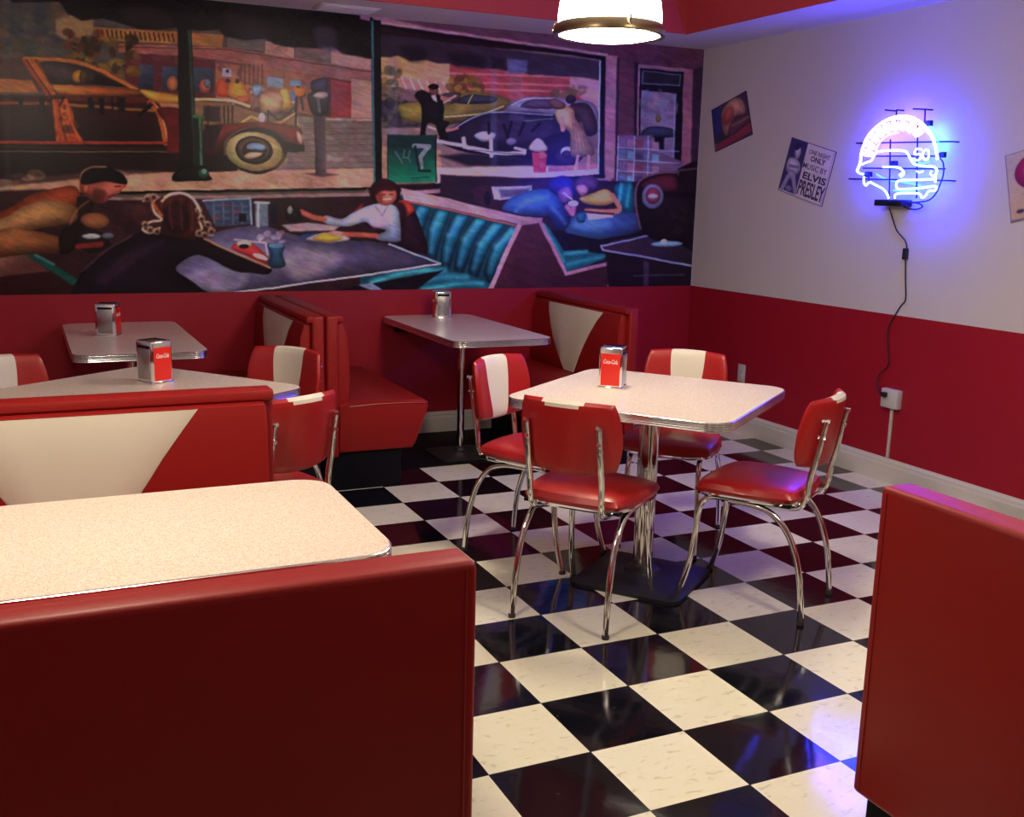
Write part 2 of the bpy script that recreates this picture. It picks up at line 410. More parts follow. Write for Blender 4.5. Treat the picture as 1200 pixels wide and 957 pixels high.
def grid_mesh(name, P, nu, nv, C, gain, mat, thick_dir=None, thick=0.0):
    """P: (nu*nv,3) points, C colours 0..255; front sheet of small quads plus a thin solid back"""
    me = bpy.data.meshes.new(name)
    i, j = np.meshgrid(np.arange(nu-1), np.arange(nv-1), indexing='ij'); a = (i*nv+j).ravel()
    faces = np.stack([a, a+nv, a+nv+1, a+1], 1)
    vs = P; n0 = len(P); extra = []
    if thick:
        c = [0, (nu-1)*nv, nu*nv-1, nv-1]; B = P[c]+np.array(thick_dir)*thick
        vs = np.vstack([P, B])
    me.vertices.add(len(vs)); me.vertices.foreach_set('co', vs.astype(np.float32).ravel())
    fl = faces.ravel(); nl = len(fl); nf = len(faces); bl = []
    if thick:
        b = [n0, n0+1, n0+2, n0+3]; cc = [0, (nu-1)*nv, nu*nv-1, nv-1]
        bl = [b[0], b[3], b[2], b[1]]
        for k in range(4): bl += [cc[k], cc[(k+1) % 4], b[(k+1) % 4], b[k]][::-1]
    nb = len(bl)//4
    me.loops.add(nl+len(bl)); me.loops.foreach_set('vertex_index', np.concatenate([fl, np.array(bl, int)]).astype(np.int32))
    me.polygons.add(nf+nb); me.polygons.foreach_set('loop_start', np.arange(0, (nf+nb)*4, 4).astype(np.int32))
    me.update(calc_edges=True)
    at_ = me.color_attributes.new('paint', 'FLOAT_COLOR', 'POINT')
    lin = np.clip(s2l(np.clip(C, 0, 255))*gain, 0, .92); full = np.ones((len(vs), 4)); full[:n0, :3] = lin
    if thick: full[n0:, :3] = .04
    at_.data.foreach_set('color', full.astype(np.float32).ravel())
    me.materials.append(mat); me.validate()
    return link(bpy.data.objects.new(name, me))

def paint_mural(c):
    K = (14, 11, 17)
    Z1 = lambda: c.zone(0, 0, 2.733); Z2 = lambda: c.zone(400, 0, 2.727); ZA = lambda: c.zone(0, 0, 5.318); ZB = lambda: c.zone(200, 20, 4.783)
    ZC_ = lambda: c.zone(430, 40, 4.138); ZD = lambda: c.zone(0, 180, 3.636); ZE = lambda: c.zone(320, 200, 5.0); ZF = lambda: c.zone(540, 190, 4.138); ZG = lambda: c.zone(690, 40, 5.32)
    # --- left pane, background street
    Z1(); c.poly([(-700, -200), (1200, -200), (1200, 640), (-700, 640)], (92, 74, 72))
    c.poly([(-700, -100), (420, -20), (420, 240), (-700, 200)], (84, 76, 74)); c.dabs((-60, 20, 300, 190), 70, 26, [(60, 62, 70), (120, 95, 75), (70, 72, 62), (105, 84, 66), (50, 58, 72), (130, 88, 60)], .45)
    c.poly([(180, 60), (250, 45), (300, 60), (300, 110), (220, 130), (180, 110)], (150, 118, 88), 3)
    c.poly([(300, 88), (560, 100), (715, 112), (712, 152), (560, 140), (300, 128)], (158, 108, 62))
    for k in range(17): x = 312+15*k; c.line([(x, 96+.06*(x-312)), (x+4, 118+.06*(x-312))], 5.5, (70, 42, 32), 1)
    c.poly([(728, 112), (845, 122), (845, 165), (728, 152)], (112, 98, 92)); c.poly([(848, 132), (942, 140), (942, 186), (848, 174)], (172, 132, 124)); c.poly([(945, 148), (1060, 165), (1060, 205), (945, 188)], (108, 92, 92)); c.poly([(1060, 150), (1200, 190), (1200, 240), (1060, 205)], (170, 128, 125))
    c.poly([(380, 140), (720, 152), (1200, 225), (1200, 275), (900, 222), (620, 180), (380, 168)], (160, 92, 84), grad=((400, 150), (1150, 240), (150, 98, 100)))
    c.line([(380, 150), (720, 158), (1200, 232)], 3, (80, 50, 52))
    c.poly([(400, 168), (620, 182), (900, 225), (1140, 262), (1140, 380), (400, 330)], (98, 46, 54))
    c.poly([(1060, 255), (1125, 265), (1125, 378), (1060, 375)], (156, 58, 66)); c.poly([(1125, 250), (1200, 262), (1200, 390), (1125, 380)], (170, 130, 120))
    c.poly([(690, 200), (860, 215), (1035, 245), (1035, 375), (690, 320)], (150, 92, 76), 2); c.dabs((700, 215, 1030, 330), 40, 14, [(170, 110, 90), (120, 70, 70), (140, 110, 110), (90, 50, 60)], .5)
    for x in range(770, 850, 14): c.line([(x, 205), (x, 270)], 5, (105, 66, 66))
    for p, q in (((445, 205), (492, 288)), ((520, 212), (572, 292)), ((612, 215), (682, 296))): c.poly([p, (q[0], p[1]+4), q, (p[0], q[1]-4)], (72, 80, 104), 1, grad=(p, q, (40, 45, 62)))
    c.ell(553, 268, 18, 24, (165, 96, 70))
    c.dabs((225, 120, 440, 250), 70, 18, [(62, 48, 30), (86, 66, 34), (112, 84, 40), (48, 38, 28), (146, 108, 46)], .7); c.dabs((210, 100, 320, 180), 25, 14, [(54, 40, 30), (110, 60, 44)], .6)
    # street, pavement
    c.poly([(830, 372), (1200, 378), (1200, 560), (700, 560)], (128, 106, 102))
    for k in range(9): c.line([(900, 395+18*k), (1200, 392+18*k)], 2.5, (98, 80, 84), 1, .8)
    c.line([(1040, 382), (1200, 384)], 7, (176, 140, 132))
    c.poly([(-700, 480), (560, 485), (760, 500), (760, 560), (-700, 610)], (38, 22, 26))
    c.poly([(-700, 600), (0, 592), (400, 553), (700, 550), (1200, 538), (1200, 606), (-700, 640)], (182, 136, 114), grad=((0, 600), (1150, 570), (186, 138, 124)))
    c.poly([(-700, 580), (0, 575), (400, 545), (560, 548), (400, 560), (0, 598), (-700, 612)], (84, 54, 52), 3)
    # woody car
    ZA(); c.poly([(-1300, 560), (300, 600), (900, 590), (1010, 660), (1060, 880), (1060, 960), (-1300, 960)], (62, 20, 22), grad=((0, 640), (0, 900), (36, 14, 18)))
    c.poly([(-1300, 330), (150, 365), (330, 560), (-1300, 540)], (86, 62, 58), 2); c.poly([(-1300, 470), (0, 490), (200, 500), (240, 580), (-1300, 560)], (170, 104, 58), 2)
    c.poly([(-1300, 640), (300, 650), (320, 700), (-1300, 690)], (48, 20, 24), 2)
    c.sp([(250, 390), (430, 395), (600, 440), (760, 520), (800, 545), (560, 525), (330, 520)], (66, 52, 54)); c.ell(490, 475, 42, 42, (164, 116, 46)); c.ell(520, 480, 26, 44, (90, 60, 40)); c.poly([(600, 460), (780, 540), (560, 522)], (36, 26, 32), 2)
    c.line([(150, 362), (430, 378), (600, 428), (740, 500), (850, 560)], 22, (186, 108, 56), sm=True); c.line([(200, 352), (440, 366), (620, 415), (850, 545)], 6, (110, 74, 66), sm=True)
    c.poly([(130, 365), (235, 370), (350, 590), (290, 600)], (160, 78, 36)); c.line([(165, 375), (320, 600)], 8, (96, 38, 22)); c.line([(200, 372), (345, 590)], 5, (206, 122, 62))
    c.sp([(320, 528), (560, 535), (830, 555), (900, 585), (720, 602), (480, 600), (350, 580)], (190, 112, 56), grad=((320, 530), (720, 600), (150, 78, 40)))
    c.poly([(300, 590), (960, 600), (960, 645), (300, 620)], (92, 36, 30), 2); c.line([(-1300, 640), (300, 645)], 18, (136, 66, 40)); c.line([(430, 652), (700, 672), (970, 690)], 16, (140, 84, 48), sm=True)
    c.line([(176, 366), (330, 590)], 5, (214, 128, 66), 2); c.line([(222, 372), (360, 590)], 4, (92, 40, 24), 2)
    c.poly([(325, 620), (415, 612), (455, 700), (470, 800), (525, 890), (350, 895), (335, 760)], (172, 74, 32)); c.dabs((340, 640, 480, 880), 26, 22, [(208, 108, 50), (110, 40, 24), (190, 60, 36), (60, 26, 20)], .6, 75); c.line([(360, 625), (380, 760), (420, 890)], 7, (90, 32, 20), 2, .9, True); c.line([(405, 620), (440, 750), (500, 885)], 6, (216, 118, 60), 2, .9, True); c.line([(330, 620), (350, 760), (360, 890)], 5, (200, 96, 48), 2, .9, True); c.line([(300, 640), (330, 612), (400, 612)], 9, (30, 22, 20), 3, .9, True)
    c.line([(935, 640), (990, 700), (1020, 800), (1035, 890)], 38, (164, 84, 48), sm=True); c.line([(955, 640), (1010, 720), (1045, 880)], 7, (210, 140, 88), sm=True); c.line([(-1300, 880), (1050, 890)], 18, (158, 52, 36)); c.line([(-1300, 940), (1060, 945)], 8, (104, 86, 66))
    for x, h in ((128, 50), (258, 90), (560, 80), (632, 110), (760, 90)): c.poly([(x-14, 610), (x+16, 610), (x+16, 610+h), (x-12, 600+h)], (12, 11, 18), 2)
    c.poly([(930, 640), (955, 655), (870, 730), (855, 720)], (12, 11, 18), 2)
    c.sp([(870, 560), (1000, 575), (1140, 600), (1140, 640), (1040, 650), (950, 630)], (192, 132, 58)); c.poly([(985, 640), (1140, 648), (1140, 690), (1010, 680)], (172, 122, 84), 2); c.sp([(980, 680), (1140, 690), (1140, 880), (1060, 900), (1040, 780)], (96, 28, 30), 2)
    for a_, b_ in (((560, 612), (560, 700)), ((585, 640), (572, 700)), ((700, 606), (700, 690)), ((735, 606), (740, 690)), ((700, 650), (740, 650)), ((395, 606), (372, 660)), ((90, 620), (150, 622))): c.line([a_, b_], 11, (14, 12, 20), 2, .85)
    c.zone(0, 0, 2.733); c.dabs((900, 385, 1150, 540), 46, 13, [(150, 128, 120), (108, 90, 92), (140, 116, 104)], .45, 0); c.dabs((420, 150, 1100, 200), 26, 22, [(176, 118, 104), (130, 78, 80)], .3, 8); c.dabs((0, 560, 1150, 604), 40, 24, [(204, 160, 132), (160, 116, 104)], .3, 0)
    c.dabs((700, 270, 1030, 340), 44, 8, [(220, 150, 90), (90, 60, 80), (200, 110, 80), (130, 130, 160), (70, 40, 46), (210, 180, 160)], .7)
    for k in range(5): c.line([(5+k*3, 470), (560, 474+k*2)], 1.5, (70, 46, 44), 1, .5)
    # people outside the shop
    ZB(); c.ell(192, 388, 34, 40, (176, 84, 74)); c.ell(205, 372, 20, 26, (90, 104, 120)); c.sp([(260, 440), (255, 390), (285, 345), (320, 380), (330, 440)], (206, 72, 40)); c.sp([(320, 430), (330, 370), (375, 345), (420, 400), (445, 480), (380, 470)], (208, 128, 48)); c.ell(372, 358, 14, 14, (70, 40, 34)); c.ell(320, 355, 13, 13, (70, 40, 34)); c.ell(405, 460, 35, 22, (196, 90, 60))
    c.line([(428, 385), (520, 405)], 16, (166, 112, 90)); c.sp([(455, 385), (510, 385), (505, 445), (462, 445)], (120, 134, 168)); c.ell(478, 360, 13, 16, (120, 74, 56)); c.line([(472, 440), (460, 510)], 15, (130, 92, 82)); c.line([(495, 440), (515, 530)], 15, (120, 82, 76))
    c.sp([(612, 410), (655, 405), (685, 500), (660, 520), (615, 510)], (196, 146, 70)); c.ell(632, 388, 13, 16, (150, 96, 70)); c.ell(715, 420, 38, 34, (224, 108, 34)); c.ell(716, 385, 14, 14, (90, 50, 40)); c.line([(705, 450), (700, 540)], 16, (46, 38, 52)); c.line([(730, 450), (742, 520)], 14, (46, 38, 52)); c.ell(685, 440, 14, 30, (96, 112, 150))
    c.poly([(290, 285), (340, 290), (340, 335), (290, 330)], (158, 148, 168)); c.ell(318, 302, 10, 10, (50, 34, 60)); c.poly([(540, 335), (630, 345), (630, 400), (540, 390)], (130, 138, 168)); c.poly([(668, 352), (730, 356), (730, 388), (668, 385)], (112, 132, 156)); c.sp([(790, 360), (870, 345), (870, 420), (800, 430)], (64, 60, 84))
    c.sp([(510, 430), (620, 430), (620, 520), (540, 540), (500, 500)], (196, 150, 118), 2)
    # front of the car: bonnet, wing, wheel
    c.poly([(130, 470), (330, 480), (440, 520), (560, 560), (700, 560), (720, 620), (600, 640), (130, 640)], (130, 96, 72), 2); c.poly([(185, 500), (280, 500), (280, 590), (185, 580)], (62, 48, 50), 3); c.line([(130, 462), (330, 466), (440, 500)], 15, (206, 178, 128), sm=True)
    for x in (210, 300, 322, 345): c.line([(x, 500), (x, 600)], 9, (54, 44, 48), 1.5)
    c.line([(400, 590), (450, 555), (520, 590)], 14, (196, 150, 96)); c.line([(545, 525), (600, 575), (640, 560), (700, 500)], 11, (60, 56, 60)); c.line([(540, 600), (620, 590), (700, 540), (712, 600)], 11, (196, 140, 84)); c.line([(703, 460), (703, 620)], 12, (44, 36, 46)); c.ell(510, 565, 20, 30, (190, 170, 176)); c.line([(545, 530), (545, 600)], 8, (50, 50, 56))
    c.poly([(-20, 520), (60, 520), (60, 760), (-20, 760)], (110, 26, 30), 2)
    c.sp([(160, 775), (180, 640), (260, 600), (330, 600), (430, 590), (560, 590), (720, 620), (735, 680), (745, 745), (650, 752), (600, 660), (480, 615), (370, 640), (300, 700), (290, 775)], (134, 48, 40), grad=((300, 600), (300, 760), (70, 24, 30))); c.poly([(190, 600), (290, 610), (240, 740), (180, 740)], (46, 26, 34), 3)
    c.poly([(620, 690), (745, 720), (750, 752), (640, 752)], (30, 20, 28), 2); c.sp([(705, 640), (735, 660), (740, 710), (715, 700)], (190, 130, 120))
    c.ell(482, 748, 172, 132, (38, 24, 28)); c.ell(468, 752, 160, 110, (184, 160, 112), 6); c.ell(560, 790, 90, 60, (150, 122, 70), 0, 5, .5); c.ell(468, 745, 106, 80, (40, 24, 28), 6); c.ell(466, 742, 90, 66, (96, 66, 58), 6); c.ell(470, 748, 68, 54, (44, 30, 34), 6); c.ell(480, 728, 54, 24, (120, 136, 160), 6); c.ell(462, 772, 50, 20, (190, 150, 124), -8); c.ell(470, 750, 60, 8, (50, 40, 48), 8)
    # parking meter
    c.poly([(740, 880), (850, 868), (945, 884), (850, 895)], (112, 76, 72), 2); c.poly([(802, 540), (868, 540), (872, 885), (812, 885)], (60, 44, 58), 1.2, grad=((802, 0), (870, 0), (104, 84, 90))); c.sp([(765, 440), (800, 415), (870, 415), (895, 445), (890, 490), (868, 550), (800, 550), (775, 500)], (58, 54, 60)); c.sp([(795, 440), (830, 418), (880, 425), (875, 450), (830, 462)], (164, 144, 132)); c.line([(825, 460), (835, 530)], 16, (110, 104, 112))
    # lamp post
    Z1(); c.poly([(568, 60), (612, 60), (625, 365), (632, 545), (575, 560)], (20, 20, 22), 1.2); c.line([(606, 100), (618, 360), (626, 520)], 9, (54, 74, 60), 2); c.poly([(617, 365), (648, 372), (654, 545), (625, 550)], (26, 42, 34)); c.line([(641, 380), (645, 530)], 7, (86, 120, 104), 2); c.line([(622, 372), (650, 376)], 10, (70, 110, 66)); c.sp([(553, 578), (570, 545), (650, 530), (672, 560), (676, 576), (610, 580)], (18, 24, 24)); c.ell(652, 555, 18, 16, (50, 80, 68)); c.ell(655, 548, 8, 8, (110, 140, 128))
    # awning
    c.poly([(-700, -400), (-700, -60), (20, -20), (40, 10), (190, 5), (215, 45), (262, 66), (330, 58), (392, 76), (440, 92), (500, 96), (560, 88), (640, 98), (700, 96), (722, 118), (780, 128), (850, 124), (880, 142), (940, 152), (1030, 154), (1060, 148), (1100, 172), (1200, 190), (1200, -400)], (20, 15, 22), 2)
    c.sp([(392, 20), (520, 30), (560, 84), (500, 94), (410, 70)], (40, 32, 38), 8, al=.8); c.sp([(720, 40), (860, 70), (850, 120), (760, 120)], (44, 32, 40), 8, al=.8); c.sp([(1010, 90), (1070, 95), (1075, 160), (1020, 150)], (70, 62, 84), 6, al=.7); c.poly([(20, 0), (150, 0), (150, 110), (20, 110)], (66, 72, 86), 12, al=.4)
    c.poly([(1020, 150), (1110, 160), (1110, 360), (1030, 350)], (120, 110, 130), 8, al=.25)
    c.poly([(8, 0), (30, 0), (38, 620), (16, 620)], (120, 110, 110), 2, al=.14)
    # sill of the left pane and divider
    c.line([(-700, 640), (0, 624), (600, 613), (1200, 604)], 9, K); c.line([(-700, 660), (0, 644), (600, 632), (1200, 622)], 11, (150, 116, 118), 2)
    # --- right pane
    ZC_(); c.poly([(60, 20), (1140, 110), (1130, 700), (60, 720)], (126, 96, 108))
    c.poly([(60, 90), (402, 120), (402, 275), (60, 250)], (186, 146, 102), 1.5, grad=((60, 100), (402, 260), (196, 142, 120))); c.poly([(150, 205), (400, 240), (410, 300), (170, 260)], (186, 124, 118), 2)
    for k in range(6): c.line([(170+40*k, 212+5*k), (190+42*k, 262+6*k)], 9, (216, 168, 160), 1.5)
    c.poly([(402, 150), (1100, 215), (1100, 350), (402, 320)], (164, 72, 80)); 
    for y in (190, 232, 262): c.line([(402, y), (1080, y+22)], 8, (196, 120, 126), 2)
    c.poly([(985, 205), (1130, 225), (1130, 430), (1080, 345), (985, 260)], (186, 136, 156), 3)
    c.dabs((400, 205, 560, 290), 34, 22, [(140, 108, 46), (96, 76, 40), (176, 132, 60), (110, 60, 50)], .7); c.dabs((70, 170, 160, 330), 30, 22, [(110, 96, 60), (140, 112, 62), (70, 74, 64)], .6); c.dabs((900, 255, 1060, 300), 16, 22, [(120, 96, 80), (90, 80, 70)], .6)
    c.poly([(65, 320), (260, 330), (260, 460), (65, 470)], (66, 56, 72), 4); c.dabs((70, 330, 240, 450), 24, 22, [(90, 84, 96), (44, 40, 52), (110, 90, 70)], .6)
    c.poly([(60, 455), (400, 450), (1130, 560), (1130, 640), (60, 640)], (142, 112, 118), 3); c.poly([(60, 540), (360, 560), (360, 720), (60, 730)], (176, 134, 118), 3)
    c.sp([(160, 340), (300, 330), (400, 335), (470, 285), (560, 280), (660, 300), (705, 335), (660, 370), (540, 410), (380, 440), (240, 430), (170, 400)], (160, 142, 74), grad=((300, 320), (400, 440), (120, 100, 60))); c.sp([(440, 335), (480, 298), (560, 296), (630, 306), (600, 335)], (62, 64, 82)); c.line([(515, 296), (490, 336)], 6, (180, 160, 110)); c.sp([(370, 290), (450, 285), (440, 330), (380, 330)], (84, 70, 78)); c.line([(380, 400), (560, 385), (660, 350)], 7, (200, 184, 130), sm=True)
    c.sp([(690, 340), (760, 308), (900, 305), (1050, 320), (1110, 350), (1115, 430), (960, 400), (700, 375)], (132, 122, 156)); c.sp([(750, 340), (800, 318), (900, 322), (900, 360), (760, 358)], (84, 70, 100)); c.line([(700, 345), (770, 315), (900, 310)], 6, (176, 170, 196), sm=True)
    c.poly([(350, 590), (480, 578), (780, 600), (1000, 620), (1000, 660), (760, 645), (500, 640)], (40, 32, 54), 4)
    c.sp([(350, 500), (420, 450), (510, 400), (630, 375), (800, 378), (930, 395), (1010, 440), (1030, 560), (1000, 615), (880, 630), (740, 600), (520, 580), (380, 540)], (52, 42, 76), grad=((500, 380), (500, 600), (32, 26, 48))); c.line([(410, 465), (530, 398), (650, 378), (900, 392)], 7, (136, 138, 178), sm=True); c.sp([(560, 440), (700, 400), (860, 410), (900, 470), (760, 520), (600, 500)], (70, 58, 100), 6, al=.6)
    c.line([(760, 420), (900, 410)], 4, (90, 130, 150)); c.sp([(520, 490), (560, 470), (620, 480), (610, 510), (560, 520)], (170, 168, 200)); c.ell(700, 520, 26, 18, (120, 110, 160))
    for a, b, w in (((340, 518), (480, 542), 17), ((488, 548), (600, 572), 20), ((600, 575), (765, 578), 17), ((720, 552), (768, 565), 14), ((470, 505), (474, 545), 20), ((600, 515), (603, 590), 18)): c.line([a, b], w, (198, 188, 208), 1.5)
    c.line([(500, 560), (760, 584)], 5, (110, 90, 120)); c.line([(380, 470), (440, 455)], 12, (200, 120, 120), 2)
    for k, (a, b) in enumerate((((590, 430), (590, 480)), ((665, 440), (680, 500)), ((680, 500), (700, 430)), ((760, 430), (740, 490)), ((800, 470), (840, 430)))): c.line([a, b], 12, (24, 18, 36), 2)
    c.ell(950, 560, 110, 82, (34, 28, 52)); c.ell(968, 585, 56, 42, (60, 50, 80)); c.ell(970, 570, 32, 26, (184, 172, 196)); c.ell(968, 582, 24, 20, (60, 48, 80))
    c.poly([(335, 650), (700, 640), (1130, 640), (1130, 695), (335, 722)], (224, 176, 156), 3, grad=((340, 0), (1120, 0), (232, 190, 200))); c.poly([(880, 640), (1120, 630), (1120, 655), (880, 668)], (170, 110, 130), 2)
    c.poly([(800, 575), (872, 575), (868, 672), (806, 672)], (206, 66, 88)); c.ell(850, 590, 24, 22, (220, 96, 104)); c.ell(850, 640, 20, 22, (214, 80, 92)); c.sp([(786, 560), (800, 525), (828, 503), (858, 525), (874, 560), (830, 572)], (208, 190, 190))
    # man in dark suit
    c.sp([(232, 300), (262, 270), (300, 285), (352, 298), (372, 350), (370, 425), (392, 500), (352, 500), (330, 440), (290, 440), (278, 540), (250, 535), (262, 440), (262, 350)], (26, 24, 32)); c.sp([(345, 420), (400, 430), (350, 480)], (26, 24, 32)); c.ell(324, 276, 22, 26, (120, 74, 66)); c.ell(322, 256, 26, 15, (18, 14, 20)); c.poly([(310, 300), (332, 296), (340, 330), (322, 320)], (206, 190, 196)); c.line([(365, 310), (400, 318)], 20, (180, 120, 110)); c.line([(375, 330), (430, 300)], 12, (190, 150, 150)); c.line([(300, 450), (330, 460)], 10, (190, 170, 170))
    # couple
    c.sp([(985, 345), (1060, 335), (1100, 380), (1120, 470), (1070, 490), (1020, 420)], (70, 52, 62)); c.ell(988, 315, 26, 22, (60, 40, 56)); c.sp([(910, 375), (950, 350), (1000, 360), (1015, 420), (1060, 480), (1104, 560), (1084, 590), (990, 586), (985, 480), (935, 440)], (184, 152, 122), grad=((930, 0), (1100, 0), (150, 116, 100)))
    for k in range(5): c.line([(1000+10*k, 430), (1010+20*k, 580)], 5, (134, 100, 96), 2)
    c.sp([(878, 325), (905, 312), (960, 335), (955, 360), (905, 362)], (110, 78, 84)); c.line([(945, 410), (950, 460)], 22, (196, 138, 128)); c.line([(1022, 590), (1010, 655)], 15, (206, 140, 134)); c.line([(1075, 590), (1072, 655)], 15, (206, 140, 134))
    for p, q, a in (((600, 120), (630, 640), .20), ((675, 120), (780, 190), .45), ((690, 190), (760, 420), .16), ((100, 110), (150, 500), .15)): c.poly([p, (q[0], p[1]), q, (p[0], q[1])], (128, 146, 200), 3, al=a)
    # poster in the window
    c.poly([(100, 488), (335, 490), (335, 716), (100, 722)], (20, 74, 68), 1.5, grad=((0, 560), (0, 700), (22, 128, 96))); c.poly([(100, 488), (335, 490), (335, 550), (100, 550)], (24, 52, 56), 3, al=.7); c.line([(228, 540), (302, 545), (258, 598), (262, 650)], 22, (128, 138, 140), sm=False); c.line([(232, 545), (256, 662), (306, 664)], 12, (22, 40, 44), 2); c.line([(140, 570), (172, 626)], 9, (92, 108, 108)); c.line([(182, 562), (176, 596), (200, 600), (206, 566)], 7, (92, 108, 108)); c.line([(200, 600), (214, 622)], 7, (92, 108, 108)); c.line([(215, 698), (300, 694)], 6, (20, 80, 74)); c.line([(100, 488), (100, 722)], 5, (12, 36, 40)); c.line([(335, 490), (335, 716)], 6, (14, 20, 26))
    c.poly([(60, 0), (1145, 130), (1145, 226), (1080, 216), (985, 204), (930, 208), (850, 196), (790, 200), (760, 186), (700, 184), (640, 168), (560, 168), (480, 150), (440, 156), (400, 142), (340, 142), (280, 124), (215, 130), (150, 104), (110, 112), (60, 108)], (54, 40, 58), 2, grad=((100, 0), (1100, 0), (66, 54, 78)))
    c.sp([(160, 60), (270, 70), (280, 120), (210, 128)], (28, 22, 34), 8, al=.8); c.sp([(400, 90), (560, 105), (560, 162), (440, 150)], (30, 24, 38), 8, al=.8); c.poly([(600, 110), (670, 115), (670, 170), (610, 165)], (36, 30, 50), 5, al=.8); c.poly([(680, 118), (778, 128), (776, 188), (682, 182)], (96, 100, 150), 3, al=.8)
    # frames round the right pane; maroon wall
    Z2(); c.poly([(60, 5), (860, 150), (860, 190), (60, 72)], (150, 104, 128), 2); c.poly([(150, 60), (700, 95), (1250, 140), (1250, 200), (860, 190), (300, 92)], (104, 64, 86), 2); c.line([(60, 66), (130, 84), (860, 188)], 13, (24, 18, 32)); c.line([(130, 74), (860, 176)], 8, (176, 128, 150), 2)
    c.poly([(852, 165), (960, 190), (960, 640), (840, 600)], (100, 58, 82), 2); c.poly([(848, 180), (880, 184), (872, 590), (842, 572)], (168, 122, 152), 2); c.line([(836, 196), (830, 566)], 17, (22, 18, 40)); c.line([(827, 196), (822, 560)], 5, (150, 180, 214)); c.line([(300, 594), (540, 580), (846, 562)], 11, (16, 16, 36)); c.line([(180, 618), (540, 594), (880, 574)], 13, (164, 126, 150), 2)
    c.line([(96, 60), (112, 610)], 10, K); c.poly([(92, 60), (126, 66), (130, 600), (104, 600)], (16, 18, 28)); c.line([(98, 70), (106, 600)], 6, (64, 120, 130), 1.5)
    # --- door at right
    ZG(); c.poly([(160, 70), (800, 60), (800, 990), (140, 990)], (100, 56, 80), 2); c.dabs((170, 90, 720, 300), 20, 60, [(110, 62, 88), (88, 50, 74)], .3, 90)
    c.poly([(105, 130), (178, 140), (160, 900), (100, 900)], (160, 112, 140), 2); c.poly([(176, 150), (190, 150), (175, 900), (160, 900)], (54, 38, 62), 2); c.poly([(285, 170), (310, 180), (300, 800), (280, 800)], (44, 32, 56), 2)
    c.poly([(308, 185), (650, 222), (640, 900), (296, 860)], (150, 104, 132), 1.5); c.poly([(318, 208), (592, 238), (578, 860), (308, 840)], (26, 26, 44)); c.poly([(334, 225), (574, 252), (568, 326), (328, 308)], (88, 96, 128)); c.poly([(342, 232), (566, 258), (561, 318), (336, 300)], (44, 38, 58))
    c.poly([(330, 350), (546, 372), (532, 800), (318, 780)], (128, 112, 148)); c.dabs((335, 365, 535, 560), 50, 26, [(140, 110, 140), (110, 110, 140), (120, 90, 130), (160, 120, 140), (100, 104, 130)], .5); c.ell(432, 525, 16, 26, (110, 96, 60)); c.sp([(340, 600), (400, 575), (520, 590), (530, 640), (340, 640)], (56, 58, 92)); c.poly([(410, 640), (470, 640), (466, 720), (408, 720)], (26, 26, 44), 2); c.line([(536, 380), (524, 790)], 7, (120, 136, 176))
    c.poly([(592, 238), (644, 228), (622, 840), (578, 830)], (150, 92, 124), 2); c.poly([(650, 222), (720, 200), (690, 900), (636, 880)], (66, 40, 66), 3)
    c.poly([(180, 628), (400, 632), (400, 720), (590, 800), (570, 900), (300, 990), (170, 990)], (112, 84, 122), 2)
    cols = [(120, 96, 140), (80, 70, 110), (150, 110, 140), (90, 110, 150), (130, 70, 96), (110, 140, 176)]
    for r in range(4):
        for k in range(5):
            x0 = 188+52*k; y0 = 645+76*r+6*k
            if x0 > 400 and r == 0: continue
            c.poly([(x0, y0), (x0+42, y0+4), (x0+40, y0+54), (x0-2, y0+50)], cols[(r*3+k*2) % 6], 2)
    for x in (182, 285, 372): c.line([(x, 640), (x-8, 960)], 6, (168, 160, 204), 1.5)
    for y in (705, 780, 850): c.line([(180, y), (560, y+25)], 5, (158, 156, 200), 1.5)
    # --- lower interior
    Z1(); c.poly([(-700, 650), (0, 648), (1200, 628), (1200, 990), (-700, 990)], (52, 26, 38)); c.dabs((0, 660, 800, 760), 30, 50, [(70, 34, 40), (40, 22, 36), (90, 48, 50)], .3, 0)
    ZF(); c.poly([(-100, 60), (700, 90), (1180, 100), (1180, 640), (-100, 640)], (50, 30, 54), 2)
    ZF(); c.poly([(60, 118), (420, 92), (420, 200), (180, 240), (60, 190)], (66, 32, 60), 2); c.poly([(150, 120), (345, 114), (345, 165), (190, 185), (160, 180)], (166, 158, 200)); c.poly([(186, 135), (335, 128), (320, 160), (195, 172)], (100, 86, 130), 3); c.ell(128, 175, 16, 34, (26, 20, 46)); 
    c.sp([(745, 115), (790, 95), (835, 105), (840, 240), (790, 240), (760, 190)], (20, 96, 120)); c.line([(780, 110), (770, 180)], 16, (60, 160, 180), 3); c.line([(820, 115), (805, 210)], 16, (50, 140, 160), 3)
    c.poly([(440, 325), (720, 380), (720, 470), (480, 440)], (24, 18, 42), 2)
    c.sp([(520, 285), (600, 245), (760, 235), (868, 255), (868, 330), (680, 378), (520, 350)], (62, 100, 164), 1.5, grad=((560, 260), (840, 330), (50, 70, 124))); c.line([(520, 352), (670, 382), (900, 342)], 15, (20, 18, 40)); c.ell(640, 300, 90, 26, (110, 150, 206), 0, 8, .5)
    c.sp([(200, 225), (250, 170), (340, 138), (430, 130), (475, 165), (505, 230), (530, 285), (500, 325), (455, 315), (430, 262), (400, 262), (330, 258), (255, 245)], (66, 112, 200), grad=((300, 130), (450, 320), (40, 62, 140))); c.line([(270, 235), (330, 185), (420, 165)], 14, (110, 160, 232), 6, .6, True); c.line([(440, 220), (480, 260), (505, 300)], 12, (110, 150, 224), 5, .6)
